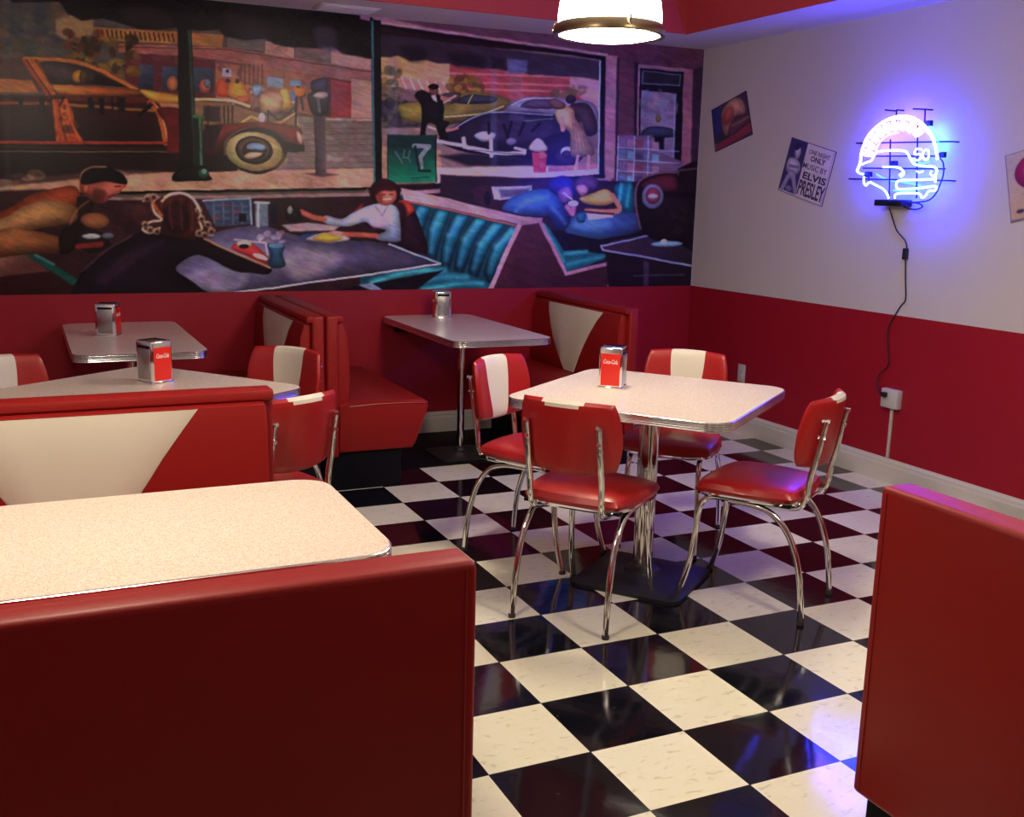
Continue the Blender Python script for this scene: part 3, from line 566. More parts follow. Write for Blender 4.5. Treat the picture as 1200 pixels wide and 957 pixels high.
    c.sp([(420, 125), (440, 80), (500, 66), (545, 90), (560, 150), (520, 180), (470, 165)], (46, 44, 150)); c.sp([(470, 140), (520, 120), (545, 165), (510, 195), (480, 185)], (128, 88, 168)); c.line([(515, 215), (540, 250), (545, 220)], 26, (170, 110, 150), 3); c.line([(498, 150), (540, 180)], 6, (226, 226, 246))
    c.sp([(575, 175), (640, 150), (700, 130), (735, 150), (745, 190), (700, 210), (620, 205)], (214, 168, 96)); c.line([(735, 160), (770, 230), (690, 240), (610, 236)], 24, (206, 122, 108), 2, sm=True); c.sp([(548, 110), (580, 70), (640, 68), (668, 100), (650, 135), (590, 140), (560, 145)], (86, 58, 108)); c.sp([(560, 120), (600, 110), (620, 140), (585, 165)], (190, 120, 140)); c.poly([(610, 250), (740, 245), (740, 265), (620, 280)], (196, 170, 170), 2); c.line([(600, 240), (740, 250)], 10, (70, 40, 60)); c.sp([(560, 250), (600, 245), (600, 290), (566, 290)], (40, 90, 130)); c.ell(545, 200, 26, 16, (200, 180, 220))
    # booth benches of the picture
    c.poly([(385, 285), (430, 320), (500, 430), (600, 430), (720, 450), (620, 500), (515, 530)], (24, 96, 118), 1.5); c.line([(505, 445), (610, 432)], 16, (60, 160, 176), 4); c.line([(520, 495), (690, 455)], 20, (46, 140, 160), 4); c.line([(400, 300), (500, 480)], 12, (60, 150, 170), 3)
    Z2(); c.poly([(180, 620), (330, 662), (565, 716), (478, 905), (440, 930), (60, 930), (60, 880), (310, 850), (270, 760), (240, 690)], (20, 74, 98), 1.5)
    tops = ((262, 655), (322, 668), (384, 682), (442, 695), (498, 708), (552, 720)); bots = ((246, 760), (288, 842), (334, 868), (378, 884), (424, 896), (474, 904))
    for (x0, y0), (x1, y1) in zip(tops[::-1], bots[::-1]):
        mx, my = (x0+x1)/2-(x0-x1)*.12, (y0+y1)/2; w = 25
        c.sp([(x0-w, y0+14), (x0-4, y0+1), (x0+w-4, y0+12), (mx+w, my-20), (x1+w-8, y1-24), (x1+4, y1), (x1-w+8, y1-30), (mx-w, my-10)], (24, 108, 142), 3, grad=((x0, y0), (x1, y1), (12, 66, 96)), vol=.7)
        c.line([(x0-8, y0+16), (mx-8, my-24)], 13, (110, 176, 198), 7, .7); c.line([(mx-9, my-20), (x1, y1-40)], 9, (90, 170, 190), 7, .5)
    c.poly([(60, 900), (310, 856), (420, 880), (475, 905), (470, 940), (60, 940)], (22, 84, 106), 2); c.line([(100, 900), (220, 868), (330, 862)], 16, (70, 160, 180), 6, sm=True); c.line([(160, 920), (290, 888), (400, 886)], 16, (54, 140, 164), 6, sm=True); c.line([(260, 925), (380, 905), (450, 905)], 12, (60, 150, 170), 5, sm=True)
    c.poly([(190, 600), (330, 632), (570, 690), (645, 696), (640, 712), (578, 718), (330, 664), (200, 640)], (190, 150, 164), 1.5, grad=((200, 0), (640, 0), (168, 128, 158))); c.line([(200, 642), (330, 668), (570, 722)], 5, (210, 90, 90), 1.5)
    c.poly([(572, 716), (636, 706), (722, 880), (884, 838), (852, 930), (470, 935)], (90, 42, 66), 1.5, grad=((580, 720), (650, 920), (66, 32, 56)))
    c.line([(572, 716), (530, 800), (476, 925)], 15, (190, 136, 164), 1.5); c.line([(578, 714), (634, 704), (718, 874), (880, 836), (884, 850), (856, 915)], 12, (172, 120, 158), 1.5)
    # front-right jukebox shape and table
    ZF(); c.poly([(700, 430), (1180, 500), (1180, 640), (720, 640)], (34, 20, 42), 2); c.poly([(680, 405), (905, 358), (1180, 410), (1180, 515), (690, 425)], (70, 44, 74), 1.5, grad=((700, 400), (1100, 480), (50, 34, 60))); c.line([(905, 358), (680, 405), (688, 424), (1180, 512)], 9, (140, 136, 190), 1.2); c.poly([(885, 478), (912, 484), (908, 640), (886, 640)], (74, 50, 84), 2); c.line([(840, 550), (1080, 545)], 7, (74, 66, 110), 2, .8)
    c.sp([(852, 120), (880, 80), (950, 50), (1050, 44), (1060, 30), (1180, 20), (1180, 420), (1060, 400), (930, 370), (868, 310), (848, 200)], (36, 20, 36), 1.5); c.sp([(880, 100), (950, 68), (1040, 64), (1045, 140), (900, 140)], (92, 34, 54), 5); c.poly([(880, 140), (1180, 150), (1180, 180), (880, 160)], (26, 16, 32), 4); c.line([(1055, 60), (1060, 40), (1180, 25)], 8, (100, 60, 84), 2); c.line([(1050, 50), (950, 54), (880, 84), (852, 124), (850, 210), (872, 320)], 8, (150, 96, 126), 2, .9, True); c.ell(930, 165, 52, 60, (120, 122, 164)); c.ell(932, 162, 36, 42, (140, 60, 86)); c.ell(932, 165, 26, 14, (176, 150, 180)); c.ell(1000, 396, 78, 15, (112, 140, 172)); c.ell(985, 384, 16, 12, (190, 190, 214)); c.dabs((1020, 200, 1140, 340), 10, 22, [(50, 34, 50), (28, 18, 32)], .5)
    # --- big table of the picture
    c.zone(0, 0, 1); c.poly([(-260, 345), (60, 330), (215, 352), (330, 352), (520, 316), (470, 352), (-260, 360)], (14, 14, 30), 2)
    c.sp([(190, 320), (240, 278), (300, 264), (350, 276), (410, 281), (456, 286), (514, 309), (420, 322), (320, 336), (240, 346), (190, 350)], (104, 94, 132), 1.5, grad=((260, 300), (500, 310), (70, 62, 96)))
    c.sp([(330, 300), (350, 288), (400, 300), (380, 320), (345, 326)], (150, 130, 156), 12, al=.8); c.sp([(215, 330), (250, 312), (290, 322), (270, 342)], (140, 124, 160), 8, al=.7); c.sp([(430, 290), (470, 296), (480, 310), (440, 312)], (90, 76, 110), 8, al=.6)
    c.line([(516, 309), (430, 322), (320, 337), (230, 348)], 2.2, (186, 178, 206), 1); c.line([(456, 286), (516, 309)], 2, (150, 170, 196), 1); c.poly([(420, 334), (435, 331), (450, 340), (440, 342)], (120, 130, 160), 1.5)
    ZD(); c.poly([(865, 200), (1066, 190), (1072, 300), (920, 312)], (62, 74, 102)); c.line([(865, 200), (1066, 190), (1072, 300)], 8, (140, 150, 176), 1.5)
    for x in (910, 950, 990, 1030): c.line([(x, 210), (x+4, 296)], 5, (104, 110, 136), 2)
    for x in (905, 945, 985, 1022):
        for y in (222, 248, 274): c.line([(x+6, y), (x+30, y)], 7, (84, 92, 120) if (x+y) % 3 else (140, 66, 74), 2)
    c.poly([(1018, 255), (1050, 255), (1050, 290), (1018, 290)], (18, 22, 40)); c.poly([(1085, 210), (1140, 208), (1145, 310), (1090, 310)], (104, 116, 142), 2); c.line([(1098, 210), (1102, 310)], 9, (180, 186, 204), 2); c.poly([(1150, 215), (1180, 215), (1180, 300), (1155, 300)], (22, 26, 48), 2); c.line([(1085, 208), (1145, 208)], 10, (176, 170, 180), 2)
    c.sp([(985, 400), (1040, 370), (1100, 400), (1145, 450), (1130, 470), (1060, 440)], (186, 52, 56)); c.ell(1040, 385, 34, 18, (186, 160, 160)); c.ell(1040, 396, 22, 10, (30, 24, 34)); c.ell(1110, 440, 34, 10, (210, 180, 176), 20); c.line([(1000, 365), (1130, 380), (1140, 430)], 6, (200, 180, 186), 2)
    c.sp([(1140, 390), (1185, 380), (1215, 392), (1205, 430), (1215, 480), (1145, 480), (1150, 430)], (40, 72, 98)); c.ell(1178, 392, 34, 10, (90, 126, 150))
    # man at far left of the picture
    c.poly([(-700, 180), (300, 150), (300, 200), (-700, 240)], (60, 30, 36), 3); c.poly([(-700, 420), (120, 430), (210, 500), (0, 525), (-700, 560)], (134, 90, 82), 2, grad=((0, 430), (60, 520), (90, 50, 52))); c.poly([(-700, 535), (0, 525), (210, 505), (420, 620), (-700, 620)], (52, 18, 26), 2); c.line([(125, 425), (240, 495), (400, 600)], 30, (16, 78, 76), 3, sm=True); c.line([(150, 430), (230, 470)], 7, (90, 150, 140), 3)
    c.sp([(-200, 300), (30, 235), (120, 180), (240, 145), (320, 140), (345, 190), (300, 230), (180, 240), (40, 280), (-200, 350)], (132, 54, 30)); c.sp([(-300, 340), (0, 275), (100, 225), (190, 198), (285, 205), (340, 245), (325, 285), (255, 305), (120, 330), (-300, 420)], (170, 122, 82), 2, grad=((100, 220), (160, 330), (116, 74, 52))); c.sp([(-300, 420), (0, 325), (110, 325), (240, 350), (285, 385), (240, 425), (100, 430), (-300, 480)], (150, 96, 58), 2, grad=((100, 330), (120, 430), (96, 56, 40)))
    c.sp([(330, 185), (400, 205), (370, 290), (335, 370), (300, 420), (255, 420), (260, 330), (330, 285)], (34, 18, 22), 2); c.ell(405, 285, 62, 34, (136, 82, 60), 6, 2); c.sp([(355, 320), (440, 340), (470, 400), (380, 420), (330, 380)], (40, 26, 34), 2); c.ell(390, 352, 40, 12, (150, 150, 160)); c.line([(330, 395), (430, 385)], 22, (130, 40, 40), 2); c.ell(460, 350, 26, 14, (90, 96, 110))
    c.sp([(345, 118), (420, 118), (528, 112), (536, 138), (520, 150), (512, 166), (490, 176), (470, 192), (440, 212), (405, 205), (375, 185), (345, 165)], (140, 64, 56), 1.5, grad=((360, 160), (520, 140), (190, 100, 84))); c.sp([(400, 150), (450, 160), (440, 205), (395, 200)], (84, 36, 36), 5, al=.8); c.ell(366, 150, 12, 18, (170, 90, 72), 10, 2); c.line([(490, 140), (512, 138)], 5, (50, 22, 28), 2); c.line([(462, 186), (488, 176)], 5, (90, 34, 38), 2); c.line([(380, 200), (330, 240), (300, 300)], 6, (190, 120, 80), 3, .6, True); c.sp([(338, 120), (345, 85), (380, 62), (450, 58), (515, 80), (542, 112), (530, 130), (450, 118), (370, 132)], (14, 10, 18), 1.5); c.line([(338, 120), (350, 82), (385, 60), (450, 56)], 6, (176, 128, 100), 2, .9, True)
    # woman in dark coat
    c.sp([(345, 510), (380, 470), (450, 415), (560, 350), (640, 325), (720, 350), (850, 352), (920, 388), (1040, 440), (1152, 485), (1140, 512), (1090, 510), (1000, 500), (880, 440), (820, 436), (750, 490), (840, 560), (900, 640), (345, 640)], (28, 16, 34)); c.sp([(420, 520), (560, 410), (700, 370), (640, 420), (500, 520), (440, 560)], (54, 30, 54), 8, al=.8)
    c.line([(350, 500), (450, 415), (560, 350)], 7, (90, 56, 74), 3, sm=True); c.line([(870, 362), (940, 395), (1040, 440), (1148, 484)], 8, (196, 140, 118), 2, sm=True)
    c.sp([(665, 220), (690, 180), (740, 165), (800, 180), (838, 220), (858, 270), (890, 310), (900, 345), (820, 365), (720, 345), (690, 290)], (84, 36, 34), 2); c.sp([(700, 230), (760, 200), (800, 240), (800, 320), (740, 340), (700, 300)], (52, 22, 28), 6)
    for P_ in ([(690, 200), (730, 172), (790, 172), (836, 208), (856, 262), (880, 300), (912, 328)], [(850, 290), (860, 320), (840, 345), (905, 345)], [(612, 200), (628, 178), (665, 180), (650, 210), (660, 250), (690, 280), (640, 290), (608, 320), (640, 336), (680, 318)]): c.line(P_, 11, (206, 172, 158), 2, .9, True)
    c.line([(640, 190), (672, 240), (690, 262)], 12, (170, 84, 60), 3, sm=True)
    for x, y in ((618, 300), (640, 322), (668, 330), (848, 335), (872, 345), (900, 330), (884, 300), (625, 190), (652, 182), (846, 240), (858, 275)):
        c.ell(x, y, 17, 15, (150, 118, 106), 20, 2); c.ell(x+2, y+3, 9, 8, (70, 34, 34), 20, 2)
    for k in range(6): c.line([(705+22*k, 195), (700+24*k, 250), (716+20*k, 320)], 4, (120, 60, 46) if k % 2 else (40, 16, 24), 3, .7, True)
    c.line([(700, 182), (760, 166), (822, 192), (852, 245)], 8, (226, 196, 180), 2, .9, True)
    # smiling woman
    ZE(); c.sp([(700, 200), (760, 175), (820, 215), (870, 330), (905, 480), (740, 440), (730, 280)], (46, 20, 40)); c.sp([(715, 195), (765, 172), (830, 225), (790, 268), (740, 285)], (190, 62, 48), 1.5); c.sp([(470, 240), (540, 180), (610, 185), (560, 225)], (140, 46, 46), 2); c.sp([(540, 180), (760, 190), (760, 320), (560, 330)], (60, 24, 40), 4)
    c.sp([(290, 290), (310, 262), (400, 278), (470, 245), (540, 210), (610, 192), (690, 195), (735, 240), (748, 380), (735, 415), (640, 412), (598, 385), (660, 350), (580, 325), (540, 300), (450, 325), (340, 318)], (176, 178, 206), 1.5, grad=((560, 220), (700, 400), (140, 144, 184))); c.sp([(560, 240), (640, 230), (650, 310), (590, 330)], (200, 160, 180), 7, al=.7); c.line([(600, 210), (640, 260), (670, 210)], 8, (150, 120, 150), 2)
    c.line([(165, 240), (230, 268), (300, 284)], 30, (190, 96, 80), 2, sm=True); c.line([(405, 372), (500, 372), (605, 380)], 28, (184, 92, 80), 2, sm=True); c.ell(370, 368, 50, 16, (196, 120, 110)); c.sp([(80, 215), (120, 208), (160, 235), (160, 290), (80, 290)], (30, 24, 38)); c.ell(100, 230, 16, 24, (130, 130, 120))
    c.sp([(565, 120), (590, 70), (650, 48), (715, 70), (745, 120), (735, 170), (700, 190), (600, 180), (575, 160)], (54, 20, 28), 2); c.line([(548, 120), (560, 90), (590, 62)], 9, (150, 130, 120), 3, .6); c.sp([(600, 115), (650, 95), (710, 105), (725, 150), (700, 190), (655, 205), (615, 180)], (204, 104, 92), 1.5); c.sp([(590, 110), (650, 80), (720, 100), (700, 118), (640, 116), (604, 140)], (54, 20, 28), 3); c.sp([(605, 130), (640, 125), (640, 190), (615, 175)], (120, 44, 44), 5, al=.7); c.line([(650, 168), (690, 164)], 7, (236, 210, 200), 2); c.line([(640, 140), (655, 140)], 6, (60, 24, 34), 2); c.line([(685, 138), (700, 138)], 6, (60, 24, 34), 2)
    c.poly([(50, 318), (200, 302), (390, 325), (360, 352), (100, 355)], (170, 138, 156), 2); c.poly([(165, 375), (260, 362), (250, 392), (170, 392)], (30, 80, 130), 2); c.sp([(190, 400), (310, 362), (440, 385), (430, 412), (320, 422)], (190, 168, 176), 2); c.sp([(235, 400), (310, 368), (410, 392), (330, 415)], (216, 160, 64), 3); c.dabs((-80, 360, 60, 420), 14, 18, [(120, 110, 140), (180, 120, 120), (190, 180, 200)], .5)

def mural_grid():
    x0, x1, z0, z1 = XL+.02, XR-.006, ZR, ZC-.002
    y = YB-.004
    nu, nv = 1000, 330
    xs = np.linspace(x0, x1, nu); zs = np.linspace(z0, z1, nv); X, Z = np.meshgrid(xs, zs, indexing='ij'); X, Z = X.ravel(), Z.ravel()
    P = np.stack([X, np.full_like(X, y), Z], 1)
    d = P-np.array(CAM); cx, cy, cz = d@np.array(_r), d@np.array(_u), d@np.array(_f)
    c = Canvas(600+F*cx/cz, 478.5-F*cy/cz, (40, 22, 32)); c.warp(.45, 16); paint_mural(c); c.texture(.11, .05); g = c.C.mean(1, keepdims=True); c.C = (g+(c.C-g)*.86)*np.array([.98, 1.05, .97]); c.C = 255*np.clip(c.C/255, 0, 1)**1.30
    o = grid_mesh('mural', P, nu, nv, c.C, MURAL_GAIN, painted('mural_print', .27), (0, 1, 0), .0035)
    tag(o, 'wide printed wall mural of a night-time diner scene with cars beyond its windows', 'mural')

def poster(name, label, corners, paint, nu, nv, gain, lift=.004, group=None):
    """corners: tl, tr, br, bl on the right-hand wall; unit square artwork with (0,0) at the top left"""
    tl, tr, br, bl = [np.array(c) for c in corners]
    a, b = np.meshgrid(np.linspace(0, 1, nu), np.linspace(0, 1, nv), indexing='ij'); a, b = a.ravel()[:, None], b.ravel()[:, None]
    P = tl*(1-a)*(1-b)+tr*a*(1-b)+br*a*b+bl*(1-a)*b
    c = Canvas(a[:, 0]*100, b[:, 0]*100, (120, 120, 120), 5); paint(c)
    o = grid_mesh(name, P, nu, nv, c.C, gain, painted(name+'_print', .5), (1, 0, 0), .0025)
    return tag(o, label, 'poster', group)
# ------------------------------------------------------------------ room shell
def quadbox(name, lo, hi, mat, kind='structure'):
    bm = bmesh.new(); box(bm, lo, hi); return tag(obj(name, bm, mat, smooth=False), kind=kind)
quadbox('floor', (XL-.1, YF-.1, -.1), (XR+.1, YB+.1, 0), M['floor'])
def two_tone(name, lo, hi):
    bm = bmesh.new(); box(bm, (lo[0], lo[1], 0), (hi[0], hi[1], ZR), mi=0); box(bm, (lo[0], lo[1], ZR), (hi[0], hi[1], ZT+.1), mi=1)
    return tag(obj(name, bm, [M['red_paint'], M['white_paint']], smooth=False), kind='structure')
two_tone('wall_back', (XL, YB, 0), (XR, YB+.1, 0))
two_tone('wall_right', (XR, YF, 0), (XR+.1, YB+.1, 0))
two_tone('wall_left', (XL-.1, YF, 0), (XL, YB+.1, 0))
two_tone('wall_front', (XL, YF-.1, 0), (XR, YF, 0))
TX0, TX1, TY0, TY1 = -1.98, 2.47, -4.1, 2.80
bm = bmesh.new()
for lo, hi in (((XL, TY1, ZC), (XR, YB, ZC+.06)), ((XL, YF, ZC), (XR, TY0, ZC+.06)), ((XL, TY0, ZC), (TX0, TY1, ZC+.06)), ((TX1, TY0, ZC), (XR, TY1, ZC+.06)),
               ((XL, YF, ZT), (XR, YB, ZT+.06))): box(bm, lo, hi)
tag(obj('ceiling', bm, M['ceil_paint'], smooth=False), kind='structure')
bm = bmesh.new()
for lo, hi in (((TX0-.03, TY1, ZC+.0605), (TX1+.03, TY1+.03, ZT)), ((TX1, TY0, ZC+.0605), (TX1+.03, TY1, ZT)), ((TX0-.03, TY0, ZC+.0605), (TX0, TY1, ZT)), ((TX0-.03, TY0-.03, ZC+.0605), (TX1+.03, TY0, ZT))): box(bm, lo, hi)
for lo, hi in (((TX0, TY1-.012, ZC-.001), (TX1, TY1-.0005, ZT)), ((TX1-.012, TY0, ZC-.001), (TX1-.0005, TY1, ZT)), ((TX0+.0005, TY0, ZC-.001), (TX0+.012, TY1, ZT)), ((TX0, TY0+.0005, ZC-.001), (TX1, TY0+.012, ZT))): box(bm, lo, hi)
tag(obj('trim_1', bm, M['red_trim'], smooth=False), kind='structure')
def baseboard(name, p0, p1, nrm):
    bm = bmesh.new(); d = Vector(p1)-Vector(p0); L = d.length
    prof = [(0, 0), (.016, 0), (.016, .095), (.013, .105), (.012, .118), (.007, .128), (.005, .135), (0, .135)]
    prism(bm, prof, 0, 0, L)
    n = Vector(nrm); x = d.normalized()
    m = Matrix(((x.x, n.x, 0, p0[0]), (x.y, n.y, 0, p0[1]), (0, 0, 1, 0), (0, 0, 0, 1)))
    bm.transform(m); return tag(obj(name, bm, M['base_paint'], smooth=False), kind='structure')
baseboard('baseboard_right', (XR, YF, 0), (XR, YB, 0), (-1, 0, 0))
baseboard('baseboard_back', (XL, YB, 0), (XR, YB, 0), (0, -1, 0))
quadbox('dark_floor_panel', (.08, 2.44, -.05), (1.72, YB-.018, .004), M['black'])  # thin black panel stands in for table shadow and a black tile border
baseboard('baseboard_left', (XL, YF, 0), (XL, YB, 0), (1, 0, 0))

# ------------------------------------------------------------------ mural
mural_grid()

# ------------------------------------------------------------------ tables
def tabletop(root, w, d, z=.76, r=.075, t=.032):
    bm = bmesh.new(); o = rrect(w-.006, d-.006, r-.003)
    prism(bm, o, 2, z-t+.002, z, bev=.002, seg=1); obj('tabletop', bm, M['laminate'], root)
    bm = bmesh.new()                                            # ribbed metal edge band
    ro, ri = rrect(w, d, r), rrect(w-.0055, d-.0055, r-.0027)
    zs = [z-t-.004]
    k = 5
    prof = []
    for i in range(k):
        z0 = z-t-.004 + (t+.003)*i/k; z1 = z-t-.004+(t+.003)*(i+1)/k
        prof += [(1.0, z0+.0006), (1.0, z1-.0016), (.25, z1-.0006)]
    n = len(ro); rings = []
    for f, zz in [(0, z-t-.004)] + prof + [(0, z-.0003)]:
        rings.append([bm.verts.new((ri[i][0]+(ro[i][0]-ri[i][0])*(f if f else 0), ri[i][1]+(ro[i][1]-ri[i][1])*f, zz)) for i in range(n)])
    for A, B in zip(rings, rings[1:]):
        for i in range(n): bm.faces.new((A[i], A[(i+1) % n], B[(i+1) % n], B[i]))
    for i in range(n): bm.faces.new((rings[0][i], rings[-1][i], rings[-1][(i+1) % n], rings[0][(i+1) % n])) if False else None
    obj('edge_band', bm, M['ribbed'], root)
def pedestal(root, z, r, base, x=0, y=0, rot=0, plate=.16):
    bm2 = bmesh.new()
    box(bm2, (x-plate, y-plate, z-.0005), (x+plate, y+plate, z+.0035)); 
    obj('mounting_plate', bm2, M['black'], root)
    bm = bmesh.new(); lathe(bm, [(r, .03), (r, z-.001), (0, z-.001)], 28, (x, y, 0)); c = obj('column', bm, M['chrome'], root)
    bm = bmesh.new(); lathe(bm, [(r*1.9, .032), (r*1.7, .045), (r*1.03, .055)], 28, (x, y, 0)); obj('collar', bm, M['base_black'], c)
    bm = bmesh.new()
    o1 = rrect(base, base, .05); o2 = rrect(base-.05, base-.05, .05); o3 = rrect(r*5, r*5, r*1.2)
    n = len(o1); rings = [[bm.verts.new((x+p[0], y+p[1], zz)) for p in oo] for oo, zz in ((o1, 0), (o1, .012), (o2, .020), (o3, .034))]
    for A, B in zip(rings, rings[1:]):
        for i in range(n): bm.faces.new((A[i], A[(i+1) % n], B[(i+1) % n], B[i]))
    bm.faces.new(rings[0][::-1]); bm.faces.new(rings[-1])
    obj('base', bm, M['base_black'], root)
def square_table(loc, rz, label, group=None):
    t = thing('diner_table', label, 'table', (loc[0], loc[1], 0), rz, group)
    tabletop(t, .865, .865, r=.085); pedestal(t, .7235, .040, .45); return t
TA = math.radians(37)
square_table((.856, .50), TA, 'square cream-topped diner table with four chairs, under the lit pendant lamp')
square_table((-.965, 1.10), TA, 'square cream-topped table turned at an angle, partly hidden behind the red and white bench back')
def wall_table(x0, x1, label):
    w, d = x1-x0, 1.215; t = thing('booth_table', label, 'table', ((x0+x1)/2, YB-.004-d/2, 0), 0)
    tabletop(t, w, d, r=.07); 
    pedestal(t, .7235, .022, .34, y=.0, plate=.10)
    bm = bmesh.new(); box(bm, (-.2, d/2-.035, .66), (.2, d/2-.002, .7235), bev=.002); obj('wall_bracket', bm, M['black'], t)
    return t
wall_table(-1.155, -.565, 'long narrow booth table against the mural wall, farthest left, with thick metal edge')
wall_table(.655, 1.235, 'long narrow booth table against the mural wall, between the two upholstered booths')
t = thing('booth_table', 'large pale speckled booth tabletop in the left foreground between the red bench backs', 'table', (-1.24, -.61, 0), 0)
tabletop(t, 1.17, .63, r=.085); pedestal(t, .7235, .030, .40)

# ------------------------------------------------------------------ benches
WEDGE = [(.86, .345), (.80, .30), (.72, .24), (.64, .187), (.56, .130), (.50, .088), (.462, .062)]
def bench(label, loc, rz, L=1.15, wedge=True, H=.90, curved=False):
    """local: length along X centred, back plane y=0, seat towards +Y"""
    t = thing('booth_bench', label, 'booth bench', (loc[0], loc[1], 0), rz)
    h = L/2
    bm = bmesh.new()                                             # upholstered shell of the back
    box(bm, (-h, 0, .18), (h, .062, H), bev=.014, seg=3); shell = obj('back_panel', bm, M['red_vinyl'], t)
    bm = bmesh.new()                                             # welt seam that runs round the rear of the shell
    e = .030; 
    for s in (-1, 1):
        bm = bmesh.new(); tube(bm, [(s*(h-.022), -.0003, .19), (s*(h-.022), -.0003, H-.012)], .0018, 6, smooth=0); obj('piping', bm, M['piping'], shell)
    bm = bmesh.new()                                             # rolled top rail
    prof = [(.050, H-.034), (.050, H-.001), (.078, H-.001), (.086, H-.006), (.089, H-.015), (.089, H-.028), (.084, H-.034)]
    prism(bm, prof, 0, -h+.004, h-.004, bev=.006); obj('top_roll', bm, M['red_vinyl'], shell)
    bm = bmesh.new()                                             # padded back cushion, seat side
    prof = [(.060, .40), (.105, .40), (.128, .45), (.126, .60), (.112, .80), (.100, .856), (.088, .864), (.060, .865)]
    prism(bm, prof, 0, -h+.030, h-.030, bev=.010, seg=3); bc = obj('back_cushion', bm, M['red_vinyl'], t)
    def fy(z):
        P = [(.45, .128), (.60, .126), (.80, .112), (.856, .100)]
        for (a, b), (c, d) in zip(P, P[1:]):
            if z <= c: return b+(d-b)*(max(z, a)-a)/(c-a)
        return P[-1][1]
    bm = bmesh.new()                                             # end post on each side of the cushion
    if wedge:
        bm = bmesh.new(); rows = []
        for z, w in WEDGE:
            z = min(z, .855); q = (.86-z)/.4; wr = w+(.05*math.sin(PI*q) if curved else 0); wl = w-(.022*math.sin(PI*q) if curved else 0)
            rows.append([bm.verts.new(((wr if s > 0 else wl)*s, fy(z)+.0015+(.004 if abs(s) < 1 else 0), z)) for s in (-1, -.96, -.5, 0, .5, .96, 1)])
        for A, B in zip(rows, rows[1:]):
            for i in range(6): bm.faces.new((A[i], A[i+1], B[i+1], B[i]))
        obj('white_inset', bm, M['cream_vinyl'], bc)
        bc.children[0]['label'] = 'cream tapering inset'
    bm = bmesh.new()                                             # seat: box cushion with a raked front
    prof = [(.062, .20), (.455, .20), (.478, .235), (.545, .415), (.540, .440), (.515, .456), (.30, .464), (.10, .455), (.062, .45)]
    prism(bm, prof, 0, -h+.012, h-.012, bev=.012, seg=3); st = obj('seat', bm, M['red_vinyl'], t)
    for s in (-1, 1):
        bm = bmesh.new(); x = s*(h-.011); tube(bm, [(x, .12, .438), (x, .30, .444), (x, .505, .437), (x, .530, .415), (x, .472, .25)], .003, 6, smooth=3); obj('piping', bm, M['piping'], st)
    bm = bmesh.new(); box(bm, (-h+.03, .02, 0), (h-.03, .40, .1995), bev=.003, seg=1); obj('plinth', bm, M['black'], t)
    return t
# rz: local +Y is the side the sitter faces
yc = YB-.004-.575
bench('red booth bench end-on to the mural wall, cream inset facing the far left table', (-.004, yc), PI/2, curved=True)
bench('red booth bench with its padded red seat showing beside the second wall table', (.004, yc), -PI/2, wedge=False)
bench('red booth bench nearest the room corner, cream inset facing the second wall table', (1.80, yc), PI/2, curved=True)
bench('red booth bench facing the viewer with wide cream inset, behind the foreground tabletop', (-1.235, .325), PI)
bench('red booth bench seen from behind, filling the lower left foreground', (-1.262, -1.395), 0, wedge=False)
bench('red booth bench seen from behind at the right edge, opposite the foreground bench', (.305, -1.262-.60), -PI/2, L=1.20, wedge=False)

